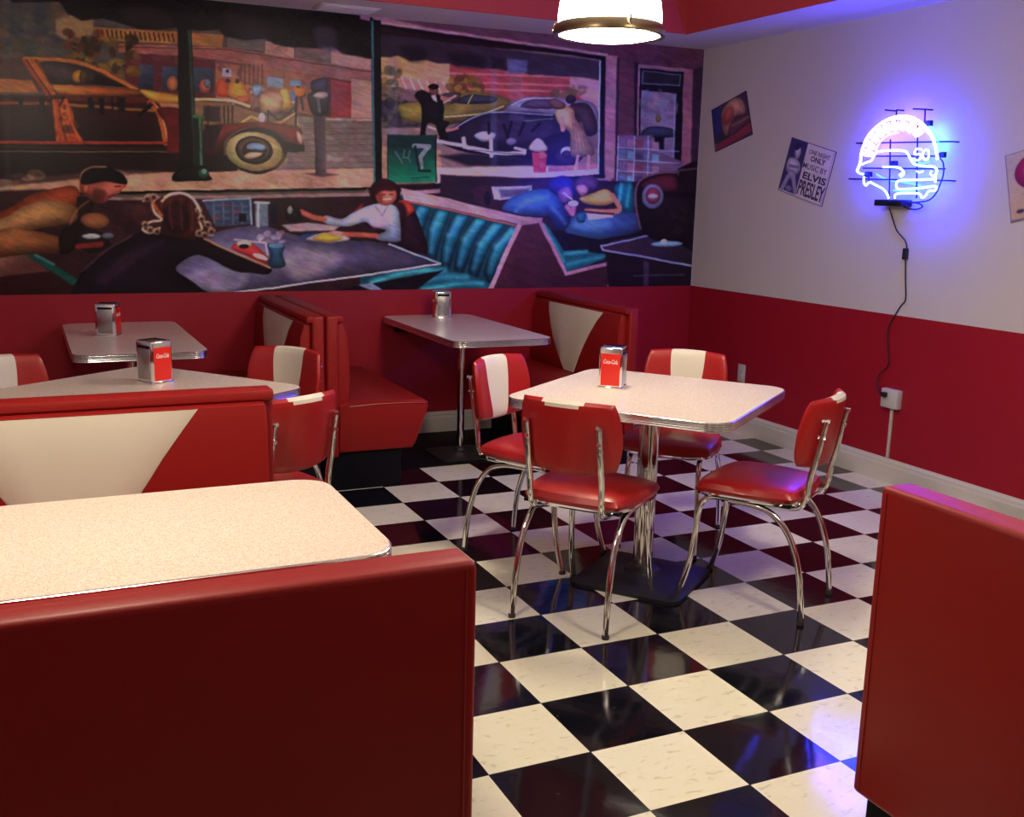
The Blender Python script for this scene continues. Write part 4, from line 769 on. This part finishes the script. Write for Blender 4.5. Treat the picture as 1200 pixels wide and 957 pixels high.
# ------------------------------------------------------------------ chairs
def make_chair(label, group):
    """local: +Y is the front"""
    t = thing('diner_chair', label, 'chair', group=group)
    bm, A = pillow(.425, .41, .058, 22, 20, k=.42, dome=.016, px=9)
    for v in bm.verts:
        v.co.x *= 1+.06*(v.co.y/.2); v.co.z += .452
        if v.co.y > .1: v.co.z -= 1.2*(v.co.y-.1)**2
    for f in bm.faces: f.material_index = 0
    obj('seat', bm, M['red_chair'], t)
    bm = bmesh.new(); ring = []
    for i in range(48):
        a = 2*PI*i/48; c, s = math.cos(a), math.sin(a)
        x = .202*math.copysign(abs(c)**.5, c); y = .196*math.copysign(abs(s)**.5, s); ring.append((x*(1+.06*y/.2), y, .432-(1.2*max(0, y-.1)**2)))
    tube(bm, ring, .0085, 8, smooth=0, closed=True); obj('seat_rim', bm, M['chrome'], t)
    bm = bmesh.new(); box(bm, (-.185, -.175, .421), (.185, .175, .430)); obj('seat_board', bm, M['black'], t)
    R = .0115
    for s in (-1, 1):
        bm = bmesh.new()
        tube(bm, [(s*.150, .02, .411), (s*.150, .10, .411), (s*.151, .150, .400), (s*.154, .176, .355), (s*.158, .186, .25), (s*.163, .205, .12), (s*.167, .238, .008)], R, 12)
        l = obj('leg', bm, M['chrome'], t)
        bm = bmesh.new(); lathe(bm, [(0, 0), (.013, 0), (.0135, .012), (.0118, .016)], 16, (s*.1672, .239, 0)); obj('foot_cap', bm, M['rubber'], l)
        bm = bmesh.new()
        tube(bm, [(s*.172, .055, .411), (s*.173, -.04, .408), (s*.175, -.115, .385), (s*.178, -.180, .315), (s*.181, -.222, .20), (s*.183, -.240, .09), (s*.184, -.246, .008)], R, 12)
        l = obj('leg', bm, M['chrome'], t)
        bm = bmesh.new(); lathe(bm, [(0, 0), (.013, 0), (.0135, .012), (.0118, .016)], 16, (s*.1841, -.2462, 0)); obj('foot_cap', bm, M['rubber'], l)
        bm = bmesh.new()
        tube(bm, [(s*.128, -.02, .409), (s*.130, -.13, .409), (s*.133, -.190, .418), (s*.136, -.216, .455), (s*.137, -.226, .53), (s*.137, -.240, .60), (s*.136, -.254, .68), (s*.136, -.266, .745)], [R, R, R, R, R, R*.9, R*.8], 12)
        b = obj('back_support', bm, M['chrome'], t)
        for z, y in ((.745, -.272), (.685, -.262)):
            bm = bmesh.new(); tube(bm, [(s*.136, y-.008, z), (s*.136, y+.02, z)], .0075, 10, smooth=0); obj('bolt', bm, M['chrome'], b)
    bm = bmesh.new(); tube(bm, [(-.150, .02, .411), (.150, .02, .411)], .009, 10, smooth=0); obj('cross_brace', bm, M['chrome'], t)
    bm = bmesh.new(); tube(bm, [(-.172, -.05, .409), (.172, -.05, .409)], .009, 10, smooth=0); obj('cross_brace', bm, M['chrome'], t)
    # backrest: curved pad, white stripe that narrows downwards
    nx = 30
    def cols(a, b):
        w = .34+.10*b*.9                                          # half width of stripe, b=+1 is the top
        return a/.4*w if abs(a) <= .4 else math.copysign(w+(abs(a)-.4)/.6*(1-w), a)
    for part in (0, 1):
        bm, A = pillow(.385, .272, .046, nx, 16, k=.42, bend=1.55, px=8, cols=cols)
        mid = [i for i in range(nx) if abs((A[i]+A[i+1])/2) < .4]
        kill = [f for f in bm.faces if (f.material_index in mid or (f.material_index-200 in mid and f.calc_center_median().y > .119)) == (part == 0)]
        bmesh.ops.delete(bm, geom=kill, context='FACES')
        for f in bm.faces: f.material_index = 0
        # stand it up: local x->x, y->z, z->y(front)
        rot = Matrix(((1, 0, 0, 0), (0, 0, 1, 0), (0, 1, 0, 0), (0, 0, 0, 1)))
        bm.transform(rot); th = math.radians(9)
        bm.transform(Matrix.Translation((0, -.246, .690)) @ Matrix.Rotation(th, 4, 'X'))
        if part == 0: back = obj('backrest', bm, M['red_chair'], t)
        else: tag(obj('backrest_stripe', bm, M['cream_vinyl'], back), 'cream stripe')
    return t
def place(o, x, y, ang, label=None):
    o.location = (x, y, 0); o.rotation_euler = (0, 0, math.radians(ang)-PI/2)
    if label: o['label'] = label
G1 = 'chrome and red chairs around the centre table'; G2 = 'chrome and red chairs around the left table'
c0 = make_chair('red diner chair with its back to the viewer, nearest chair at the centre table', G1)
place(c0, .505, .325, 36.5)
for x, y, a, lb, g in (
    (.600, .945, -60, 'red chair with cream stripe on the left side of the centre table', G1),
    (1.160, .185, 123, 'red chair on the right side of the centre table, turned side-on below the neon sign', G1),
    (1.245, .905, 224, 'red chair behind the centre table, cream-striped back facing the viewer', G1),
    (-.475, 1.475, 220, 'red chair behind the left table, cream stripe against the booth end', G2),
    (-.625, .74, 118, 'red chair in front of the left table beside the bench end, seen from behind', G2),
    (-1.33, 1.47, -60, 'red and cream chair cut off by the left edge of the photo', G2)):
    c = copy_tree(c0); place(c, x, y, a, lb); c['group'] = g

# ------------------------------------------------------------------ napkin dispensers
def make_dispenser(label, group):
    t = thing('napkin_dispenser', label, 'napkin dispenser', group=group)
    w, d, h = .092, .100, .165                                    # w: red face width (X), d: plate face width (Y)
    bm = bmesh.new()
    prof = [(-d/2, .004), (-d/2, h-.022)] + [(-d/2+.022-.022*math.cos(a), h-.022+.022*math.sin(a)) for a in (PI/8, PI/4, 3*PI/8)] + [(-d/2+.022, h)]
    prof = prof + [(-p[0], p[1]) for p in prof[::-1]]
    box(bm, (-w/2, -d/2, .006), (w/2, d/2, h), bev=.008, seg=3)
    body = obj('housing', bm, M['chrome'], t)
    bm = bmesh.new(); box(bm, (-w/2-.002, -d/2-.002, 0), (w/2+.002, d/2+.002, .008), bev=.002, seg=2); obj('base', bm, M['chrome'], t)
    for s in (-1, 1):
        bm = bmesh.new(); box(bm, (-w/2+.008, s*(d/2-.001), .014), (w/2-.008, s*(d/2+.0015), h-.024), bev=.0008, seg=1); p = obj('red_panel', bm, M['decal_red'], t)
        tb = text_bm('Coca-Cola', .02, bold=.0003, shear=.35, width=.056, height=.017, extrude=.0003)
        tb.transform(Matrix.Translation((0, s*(d/2+.0019), h*.66)) @ Matrix.Rotation(PI if s > 0 else 0, 4, 'Z') @ Matrix.Rotation(PI/2, 4, 'X'))
        obj('lettering', tb, M['decal_white'], p, smooth=False)
        bm = bmesh.new(); box(bm, (s*(w/2-.001), -d/2+.013, .018), (s*(w/2+.0025), d/2-.013, h-.030), bev=.001, seg=2); obj('face_plate', bm, M['brushed'], t)
        bm = bmesh.new(); box(bm, (s*(w/2-.001), -d/2+.014, h-.029), (s*(w/2+.0008), d/2-.014, h-.018)); obj('napkin_slot', bm, M['black'], t)
    return t
GD = 'chrome napkin dispensers with red sides'
d0 = make_dispenser('chrome and red napkin dispenser on the centre table', GD)
d0.location = (.765, .645, .760); d0.rotation_euler = (0, 0, math.radians(-42))
for x, y, a, lb in ((-.895, 1.265, 30, 'chrome and red napkin dispenser on the left angled table, red side turned right'),
                    (-.955, 2.70, 68, 'chrome napkin dispenser on the far left wall table, steel plate facing the viewer'),
                    (.985, 3.08, -100, 'chrome napkin dispenser on the second wall table, close under the mural')):
    c = copy_tree(d0); c.location = (x, y, .760); c.rotation_euler = (0, 0, math.radians(a)); c['label'] = lb

# ------------------------------------------------------------------ pendant lamps
def make_lamp(label):
    t = thing('pendant_lamp', label, 'pendant lamp')
    bm = bmesh.new(); lathe(bm, [(0, -.020), (.08, -.017), (.14, -.010), (.186, 0), (.186, .004), (0, .004)], 48); obj('lens', bm, M['lens_glow'], t)
    bm = bmesh.new(); lathe(bm, [(.187, -.004), (.205, -.004), (.208, .008), (.202, .026), (.194, .036), (.1885, .036), (.1865, 0)], 48); bd = obj('rim_band', bm, M['lamp_band'], t)
    for k in range(3):
        a = math.radians(20+120*k); c, s = math.cos(a), math.sin(a)
        bm = bmesh.new(); tube(bm, [(c*.203, s*.203, .012), (c*.214, s*.214, .022), (c*.206, s*.206, .044), (c*.19, s*.19, .05)], .005, 8, smooth=4); obj('clip', bm, M['chrome'], bd)
    bm = bmesh.new(); prof = [(.190, .030), (.190, .07), (.185, .11), (.172, .155), (.148, .20), (.113, .238), (.075, .262), (.055, .275)]
    rings = []
    n = 96
    for r, z in prof:                                              # fluted glass
        rings.append([bm.verts.new((r*(1-.012*(k % 2))*math.cos(2*PI*k/n), r*(1-.012*(k % 2))*math.sin(2*PI*k/n), z)) for k in range(n)])
    for A, B in zip(rings, rings[1:]):
        for k in range(n): bm.faces.new((A[k], A[(k+1) % n], B[(k+1) % n], B[k]))
    obj('glass_shade', bm, M['shade_glow'], t, smooth=False)
    bm = bmesh.new(); lathe(bm, [(.058, .272), (.058, .30), (.045, .34), (.02, .36), (.010, .37), (0, .37)], 32); obj('socket_cap', bm, M['chrome'], t)
    bm = bmesh.new(); tube(bm, [(0, 0, .365), (0, 0, .87)], .008, 10, smooth=0); obj('stem', bm, M['chrome'], t)
    bm = bmesh.new(); lathe(bm, [(0, .90), (.06, .90), (.06, .885), (.03, .868), (0, .868)], 32); obj('ceiling_canopy', bm, M['chrome'], t)
    return t
l0 = make_lamp('glowing glass pendant lamp with metal rim hanging over the centre table')
l0.location = (.675, .625, 2.08)
for x, y, lb in ADDED_LAMPS:
    c = copy_tree(l0); c.location = (x, y, 2.08); c['label'] = lb
# ------------------------------------------------------------------ posters on the right wall
XW = XR-.003
def wp(u, v, x=XW): p = at(u, v, 0, x); return (p.x, p.y, p.z)
def p_food(c):
    c.poly([(0, 0), (100, 0), (100, 100), (0, 100)], (70, 52, 86)); c.poly([(0, 0), (24, 0), (20, 80), (0, 82)], (46, 50, 120), 6); c.poly([(0, 60), (60, 70), (60, 100), (0, 90)], (46, 52, 70), 8)
    c.sp([(26, 52), (28, 20), (48, 4), (70, 2), (88, 18), (90, 46), (60, 44), (46, 70), (32, 74)], (176, 130, 118), 5); c.sp([(30, 30), (44, 14), (60, 20), (56, 44), (34, 50)], (170, 84, 84), 8); c.sp([(40, 70), (56, 50), (90, 50), (100, 66), (70, 78), (44, 88)], (92, 60, 84), 6); c.line([(52, 60), (98, 58)], 5, (150, 104, 92), 4); c.line([(50, 80), (98, 70)], 4, (70, 40, 70), 3)
    c.poly([(0, 84), (60, 80), (100, 70), (100, 92), (60, 96), (0, 100)], (136, 52, 76), 4); c.line([(0, 84), (0, 100)], 10, (120, 90, 120)); c.line([(0, 0), (100, 0), (100, 100), (0, 100), (0, 0)], 3, (42, 34, 66)); c.noise(.06)
def p_music(c):
    P = (196, 186, 206); D = (52, 46, 104)
    c.poly([(0, 0), (100, 0), (100, 100), (0, 100)], P); c.poly([(0, 0), (38, 0), (40, 96), (0, 96)], D, 1.5)
    c.sp([(14, 18), (22, 10), (28, 18), (27, 32), (20, 36)], (160, 156, 190)); c.sp([(12, 14), (20, 6), (26, 10), (18, 20)], (40, 34, 80)); c.sp([(6, 38), (16, 34), (30, 38), (36, 50), (30, 62), (10, 62), (4, 52)], (172, 164, 196), 2.5); c.line([(12, 50), (30, 48)], 5, (110, 100, 150), 3); c.sp([(12, 58), (28, 58), (30, 72), (14, 72)], (130, 124, 160)); c.line([(14, 70), (8, 94)], 8, (140, 136, 172), 2); c.line([(26, 68), (38, 92)], 8, (140, 136, 172), 2); c.ell(22, 90, 8, 6, (110, 106, 150), 0, 3)
    c.line([(0, 0), (100, 0), (100, 100), (0, 100), (0, 0)], 2.5, (84, 72, 120)); c.line([(96, 3), (96, 97)], .8, (110, 100, 140)); c.noise(.04)
def p_round(c):
    c.poly([(0, 0), (100, 0), (100, 100), (0, 100)], (178, 166, 156), grad=((0, 30), (0, 90), (186, 160, 130))); c.line([(0, 0), (0, 100)], 3, (120, 112, 130)); c.line([(0, 100), (100, 100)], 7, (120, 108, 120)); c.line([(0, 0), (100, 0)], 2, (120, 112, 130))
    c.ell(48, 33, 36, 27, (150, 30, 82), 0, 2); c.ell(48, 33, 22, 19, (172, 172, 160), 0, 3); c.poly([(62, 20), (92, 20), (92, 46), (62, 46)], (178, 166, 156), 2); c.line([(20, 62), (70, 64)], 1, (150, 140, 100), 2)
    c.ell(16, 86, 6, 3, (70, 52, 80), 0, 2); c.line([(24, 86), (90, 84)], 3, (90, 76, 96), 2); c.noise(.03)
poster('poster', 'small dark blue, orange and red poster tilted on the white wall, nearest the mural', [wp(833.5, 129), wp(874.5, 106), wp(882, 157.5), wp(838, 178.5)], p_food, 70, 80, PG)
pm = poster('poster', 'black and white concert poster with a full-length singer, left of the neon sign', [wp(928, 160.5), wp(980.5, 178), wp(963, 242.5), wp(911.5, 222.5)], p_music, 90, 110, PG)
tl, tr, br, bl = [Vector(wp(*q, x=XW)) for q in ((928, 160.5), (980.5, 178), (963, 242.5), (911.5, 222.5))]
bm = bmesh.new()
for s, cx, cy, w, h, b in (('ONE NIGHT', 68, 14, 46, 8, .0004), ('ONLY', 68, 25, 32, 10, .0012), ('MUSIC BY', 66, 40, 52, 10, .0002), ('ELVIS', 70, 57, 50, 13, .0012), ('PRESLEY', 70, 80, 56, 28, .0010)):
    tb = text_bm(s, .04, bold=b, extrude=.0003)
    xs = [v.co.x for v in tb.verts]; ys = [v.co.y for v in tb.verts]; W_, H_ = max(xs)-min(xs), max(ys)-min(ys)
    for v in tb.verts:
        a = (cx+v.co.x/W_*w)/100; bb = (cy-v.co.y/H_*h)/100
        p = tl*(1-a)*(1-bb)+tr*a*(1-bb)+br*a*bb+bl*(1-a)*bb
        v.co = (p.x-.0008-v.co.z, p.y, p.z)
    merge(bm, tb)
obj('lettering', bm, M['ink'], pm, smooth=False)
e = Vector(wp(1177.5, 182.5)); f = Vector(wp(1184.5, 261.5)); g = Vector(wp(1200, 175.5)); dx = (g-e)*3.4
poster('poster', 'cream poster with a large magenta letter, cut off by the right edge', [tuple(e), tuple(e+dx), tuple(f+dx), tuple(f)], p_round, 90, 90, PG)

# ------------------------------------------------------------------ neon sign
XN = XR-.085
sg = at(1052, 190, 0, XN)
sign = thing('neon_sign', 'glowing blue and white neon sign shaped like a dome over a vintage car outline', 'neon sign', (XR-.03, sg.y, sg.z))
def npt(x, y, X=XN): p = at(980+x/6.379, 110+y/6.379, 0, X); return (p.x-(XR-.03), p.y-sg.y, p.z-sg.z)
M['neon_cyan'] = emis('neon_cyan_tube', (.016, .030, 1.0), NS)
M['neon_blue'] = emis('neon_blue_tube', (.004, .015, 1.0), NS*.5)
M['neon_pink'] = emis('neon_pink_tube', (1.0, .42, .85), 2.8)
M['neon_white'] = emis('neon_white_tube', (.018, .024, 1.0), NS*.8)
def neon(name, paths, mat, r=.0055, X=XN, sm=4):
    bm = bmesh.new()
    for P_ in paths: tube(bm, [npt(x, y, X) for x, y in P_], r, 8, smooth=sm)
    return obj(name, bm, mat, sign)
neon('dome_tube', [[(155, 575), (170, 540), (182, 500), (188, 440), (212, 370), (258, 292), (322, 228), (402, 184), (490, 166), (580, 182), (650, 228), (704, 298), (740, 385), (758, 490)]], M['neon_white'], .0075)
neon('car_tube', [[(155, 575), (172, 592), (202, 600)], [(190, 528), (225, 512), (262, 498), (288, 456), (318, 430), (420, 422), (515, 428), (545, 466), (578, 520), (640, 538), (728, 545), (752, 572), (742, 610), (740, 662)],
                  [(350, 546), (420, 546), (474, 554), (506, 588), (486, 615), (474, 600)]], M['neon_cyan'])
neon('bumper_tube', [[(745, 638), (600, 642), (480, 646), (452, 662), (450, 692), (472, 712), (600, 706), (735, 690), (748, 706), (736, 722), (690, 728), (668, 760), (640, 776), (612, 744), (455, 746), (436, 782)],
                     [(208, 618), (206, 660), (222, 684), (250, 660), (300, 684), (352, 712), (380, 748), (392, 782)]], M['neon_cyan'])
neon('tail_light_tube', [[(712, 575), (704, 595), (718, 612), (740, 608), (745, 590)], [(600, 578), (625, 586), (650, 578)], [(498, 590), (480, 600), (488, 622)]], M['neon_cyan'], .0045)
def arc_pt(t, k):      # t along the dome (0 left..1 right), k 0 inner..1 outer
    a = math.radians(188-166*t); cx, cy = 468, 470
    ri, ro = (190, 275); r = ri+(ro-ri)*k
    return (cx+r*.98*math.cos(a), cy-r*math.sin(a)*.98+(-4))
pink = []
for n in range(9):
    t0 = .05+.093*n; w = .062
    pink.append([arc_pt(t0+w*x, y) for x, y in ((0, .1), (.15, .85), (.5, .95), (.6, .5), (.2, .35), (.6, .1), (1, .45), (1.05, .9))])
neon('script_tube', pink, M['neon_pink'], .0060, XN-.006)
neon('inner_arc_tube', [[arc_pt(t/12, 1.12) for t in range(1, 12)], [arc_pt(t/12, -.12) for t in range(1, 8)]], M['neon_pink'], .0045, XN-.003)
neon('numeral_tube', [[(640, 415), (600, 412), (585, 450), (625, 452), (632, 480), (605, 496), (575, 486)], [(668, 415), (648, 440), (652, 482), (672, 492), (690, 470), (688, 425), (668, 415)]], M['neon_white'], .0055)
neon('back_tube', [[(300, 600), (380, 640), (500, 660), (640, 690), (560, 730), (430, 720)], [(560, 500), (650, 520), (700, 500)]], M['neon_blue'], .005, XR-.05)
neon('back_tube', [[(690, 230), (740, 300), (765, 380), (770, 470)]], emis('neon_teal_tube', (.02, .55, 1.0), NS*.16), .005, XR-.045)
bm = bmesh.new(); XB = XR-.055
for a, b in (((150, 368), (860, 356)), ((95, 635), (835, 648)), ((240, 465), (800, 465)), ((200, 555), (815, 560)), ((405, 340), (395, 800)), ((610, 180), (600, 780)), ((450, 120), (448, 250)), ((665, 115), (660, 240)), ((365, 120), (450, 128)), ((575, 112), (665, 115)), ((240, 580), (245, 660))):
    tube(bm, [npt(*a, XB), npt(*b, XB)], .0042, 8, smooth=0)
for q in ((150, 368), (860, 356), (95, 635), (835, 648), (450, 120), (665, 115)):
    p = Vector(npt(*q, XB)); tube(bm, [p, (.027, p.y, p.z)], .004, 8, smooth=0)
obj('support_frame', bm, M['dark_steel'], sign)
bm = bmesh.new()
for q in ((690, 220), (790, 455), (240, 600), (430, 520)):
    p = npt(*q, XB); box(bm, (p[0]-.008, p[1]-.02, p[2]-.014), (p[0]+.012, p[1]+.02, p[2]+.014), bev=.003)
obj('tube_clip', bm, M['dark_steel'], sign)
a, b = npt(283, 785), npt(480, 845); bm = bmesh.new(); box(bm, (-.055, min(a[1], b[1]), b[2]+.004), (.026, max(a[1], b[1]), a[2]-.002), bev=.005); obj('transformer', bm, M['dark_steel'], sign)
bm = bmesh.new(); tube(bm, [npt(470, 800, XR-.04), npt(520, 850, XR-.04), npt(600, 862, XR-.04), npt(645, 840, XR-.04), npt(600, 815, XR-.04), npt(500, 812, XR-.04), npt(700, 790, XR-.04), npt(790, 640, XR-.04), npt(800, 520, XR-.04), npt(760, 470, XR-.04)], .004, 8); obj('wire', bm, M['cord'], sign)
cord = [(1042, 243, .03), (1047.5, 261, .01), (1051.5, 271, .008), (1060, 281, .008), (1062.5, 289, .01), (1061, 297, .012), (1061, 310, .01), (1061, 330, .008), (1061, 351, .008), (1054.5, 360, .008), (1041.5, 383, .008), (1040, 402, .01), (1041, 427, .01), (1031, 438, .014), (1027, 450, .03), (1031, 461, .055), (1034, 462, .055)]
bm = bmesh.new(); tube(bm, [Vector(at(u, v, 0, XR-o)) - sign.location for u, v, o in cord], .0035, 8, smooth=4); pc = obj('power_cord', bm, M['cord'], sign)
bm = bmesh.new(); p = at(1061, 297.5, 0, XR-.014)-sign.location; box(bm, (p.x-.012, p.y-.013, p.z-.03), (p.x+.010, p.y+.013, p.z+.03), bev=.005); obj('inline_switch', bm, M['cord'], pc)
bm = bmesh.new(); p = at(1036, 462, 0, XR-.056)-sign.location; box(bm, (p.x-.013, p.y-.015, p.z-.012), (p.x+.0125, p.y+.017, p.z+.012), bev=.004); obj('plug', bm, M['cord'], pc)

# ------------------------------------------------------------------ outlets, vent
a, b = at(1033, 454, 0, XR-.04), at(1050, 480.5, 0, XR-.04)
t = thing('outlet_box', 'white surface outlet box with a black plug on the red wall, below the neon sign', 'outlet', (XR, (a.y+b.y)/2, (a.z+b.z)/2))
w, h = abs(a.y-b.y)/2, abs(a.z-b.z)/2
bm = bmesh.new(); box(bm, (-.040, -w, -h), (-.0005, w, h), bev=.005); hb = obj('housing', bm, M['plastic'], t)
bm = bmesh.new(); box(bm, (-.0432, -w*.72, -h*.82), (-.0395, w*.72, h*.82), bev=.001); obj('cover_plate', bm, M['plastic'], t)
bm = bmesh.new(); ym = 0; box(bm, (-.014, -.008, -(a.z+b.z)/2+.136), (-.001, .008, -h), bev=.002); obj('raceway', bm, M['plastic'], t)
c0_ = at(869, 437, 0, XR-.003)
t = thing('wall_outlet', 'small white outlet plate on the red wall, seen just past the centre table', 'outlet', (XR-.0005, c0_.y, c0_.z))
bm = bmesh.new(); box(bm, (-.006, -.037, -.058), (0, .037, .058), bev=.002); pl = obj('cover_plate', bm, M['plastic'], t)
for s in (-1, 1):
    bm = bmesh.new(); box(bm, (-.0085, -.016, s*.020-.013), (-.0055, .016, s*.020+.013), bev=.002); obj('socket', bm, M['plastic'], pl)
t = thing('ceiling_vent', 'white ceiling air vent above the mural, at the top edge of the photo', 'vent', (.40, 3.09, ZC))
bm = bmesh.new(); box(bm, (-.17, -.10, -.008), (.17, .10, -.0002), bev=.003); obj('frame', bm, M['ceil_paint'], t)
bm = bmesh.new()
for k in range(6): box(bm, (-.15, -.085+.030*k, -.014), (.15, -.070+.030*k, -.0075), bev=.001, seg=1)
tag(obj('louvre', bm, M['ceil_paint'], t))

# ------------------------------------------------------------------ world and colour management
w = bpy.data.worlds.new('world'); SC.world = w; w.use_nodes = True
w.node_tree.nodes['Background'].inputs[0].default_value = (.02, .02, .03, 1); w.node_tree.nodes['Background'].inputs[1].default_value = .2
vs = SC.view_settings; vs.view_transform = 'Standard'; vs.look = 'None'; vs.gamma = 1; vs.use_curve_mapping = False; vs.exposure = EXPO
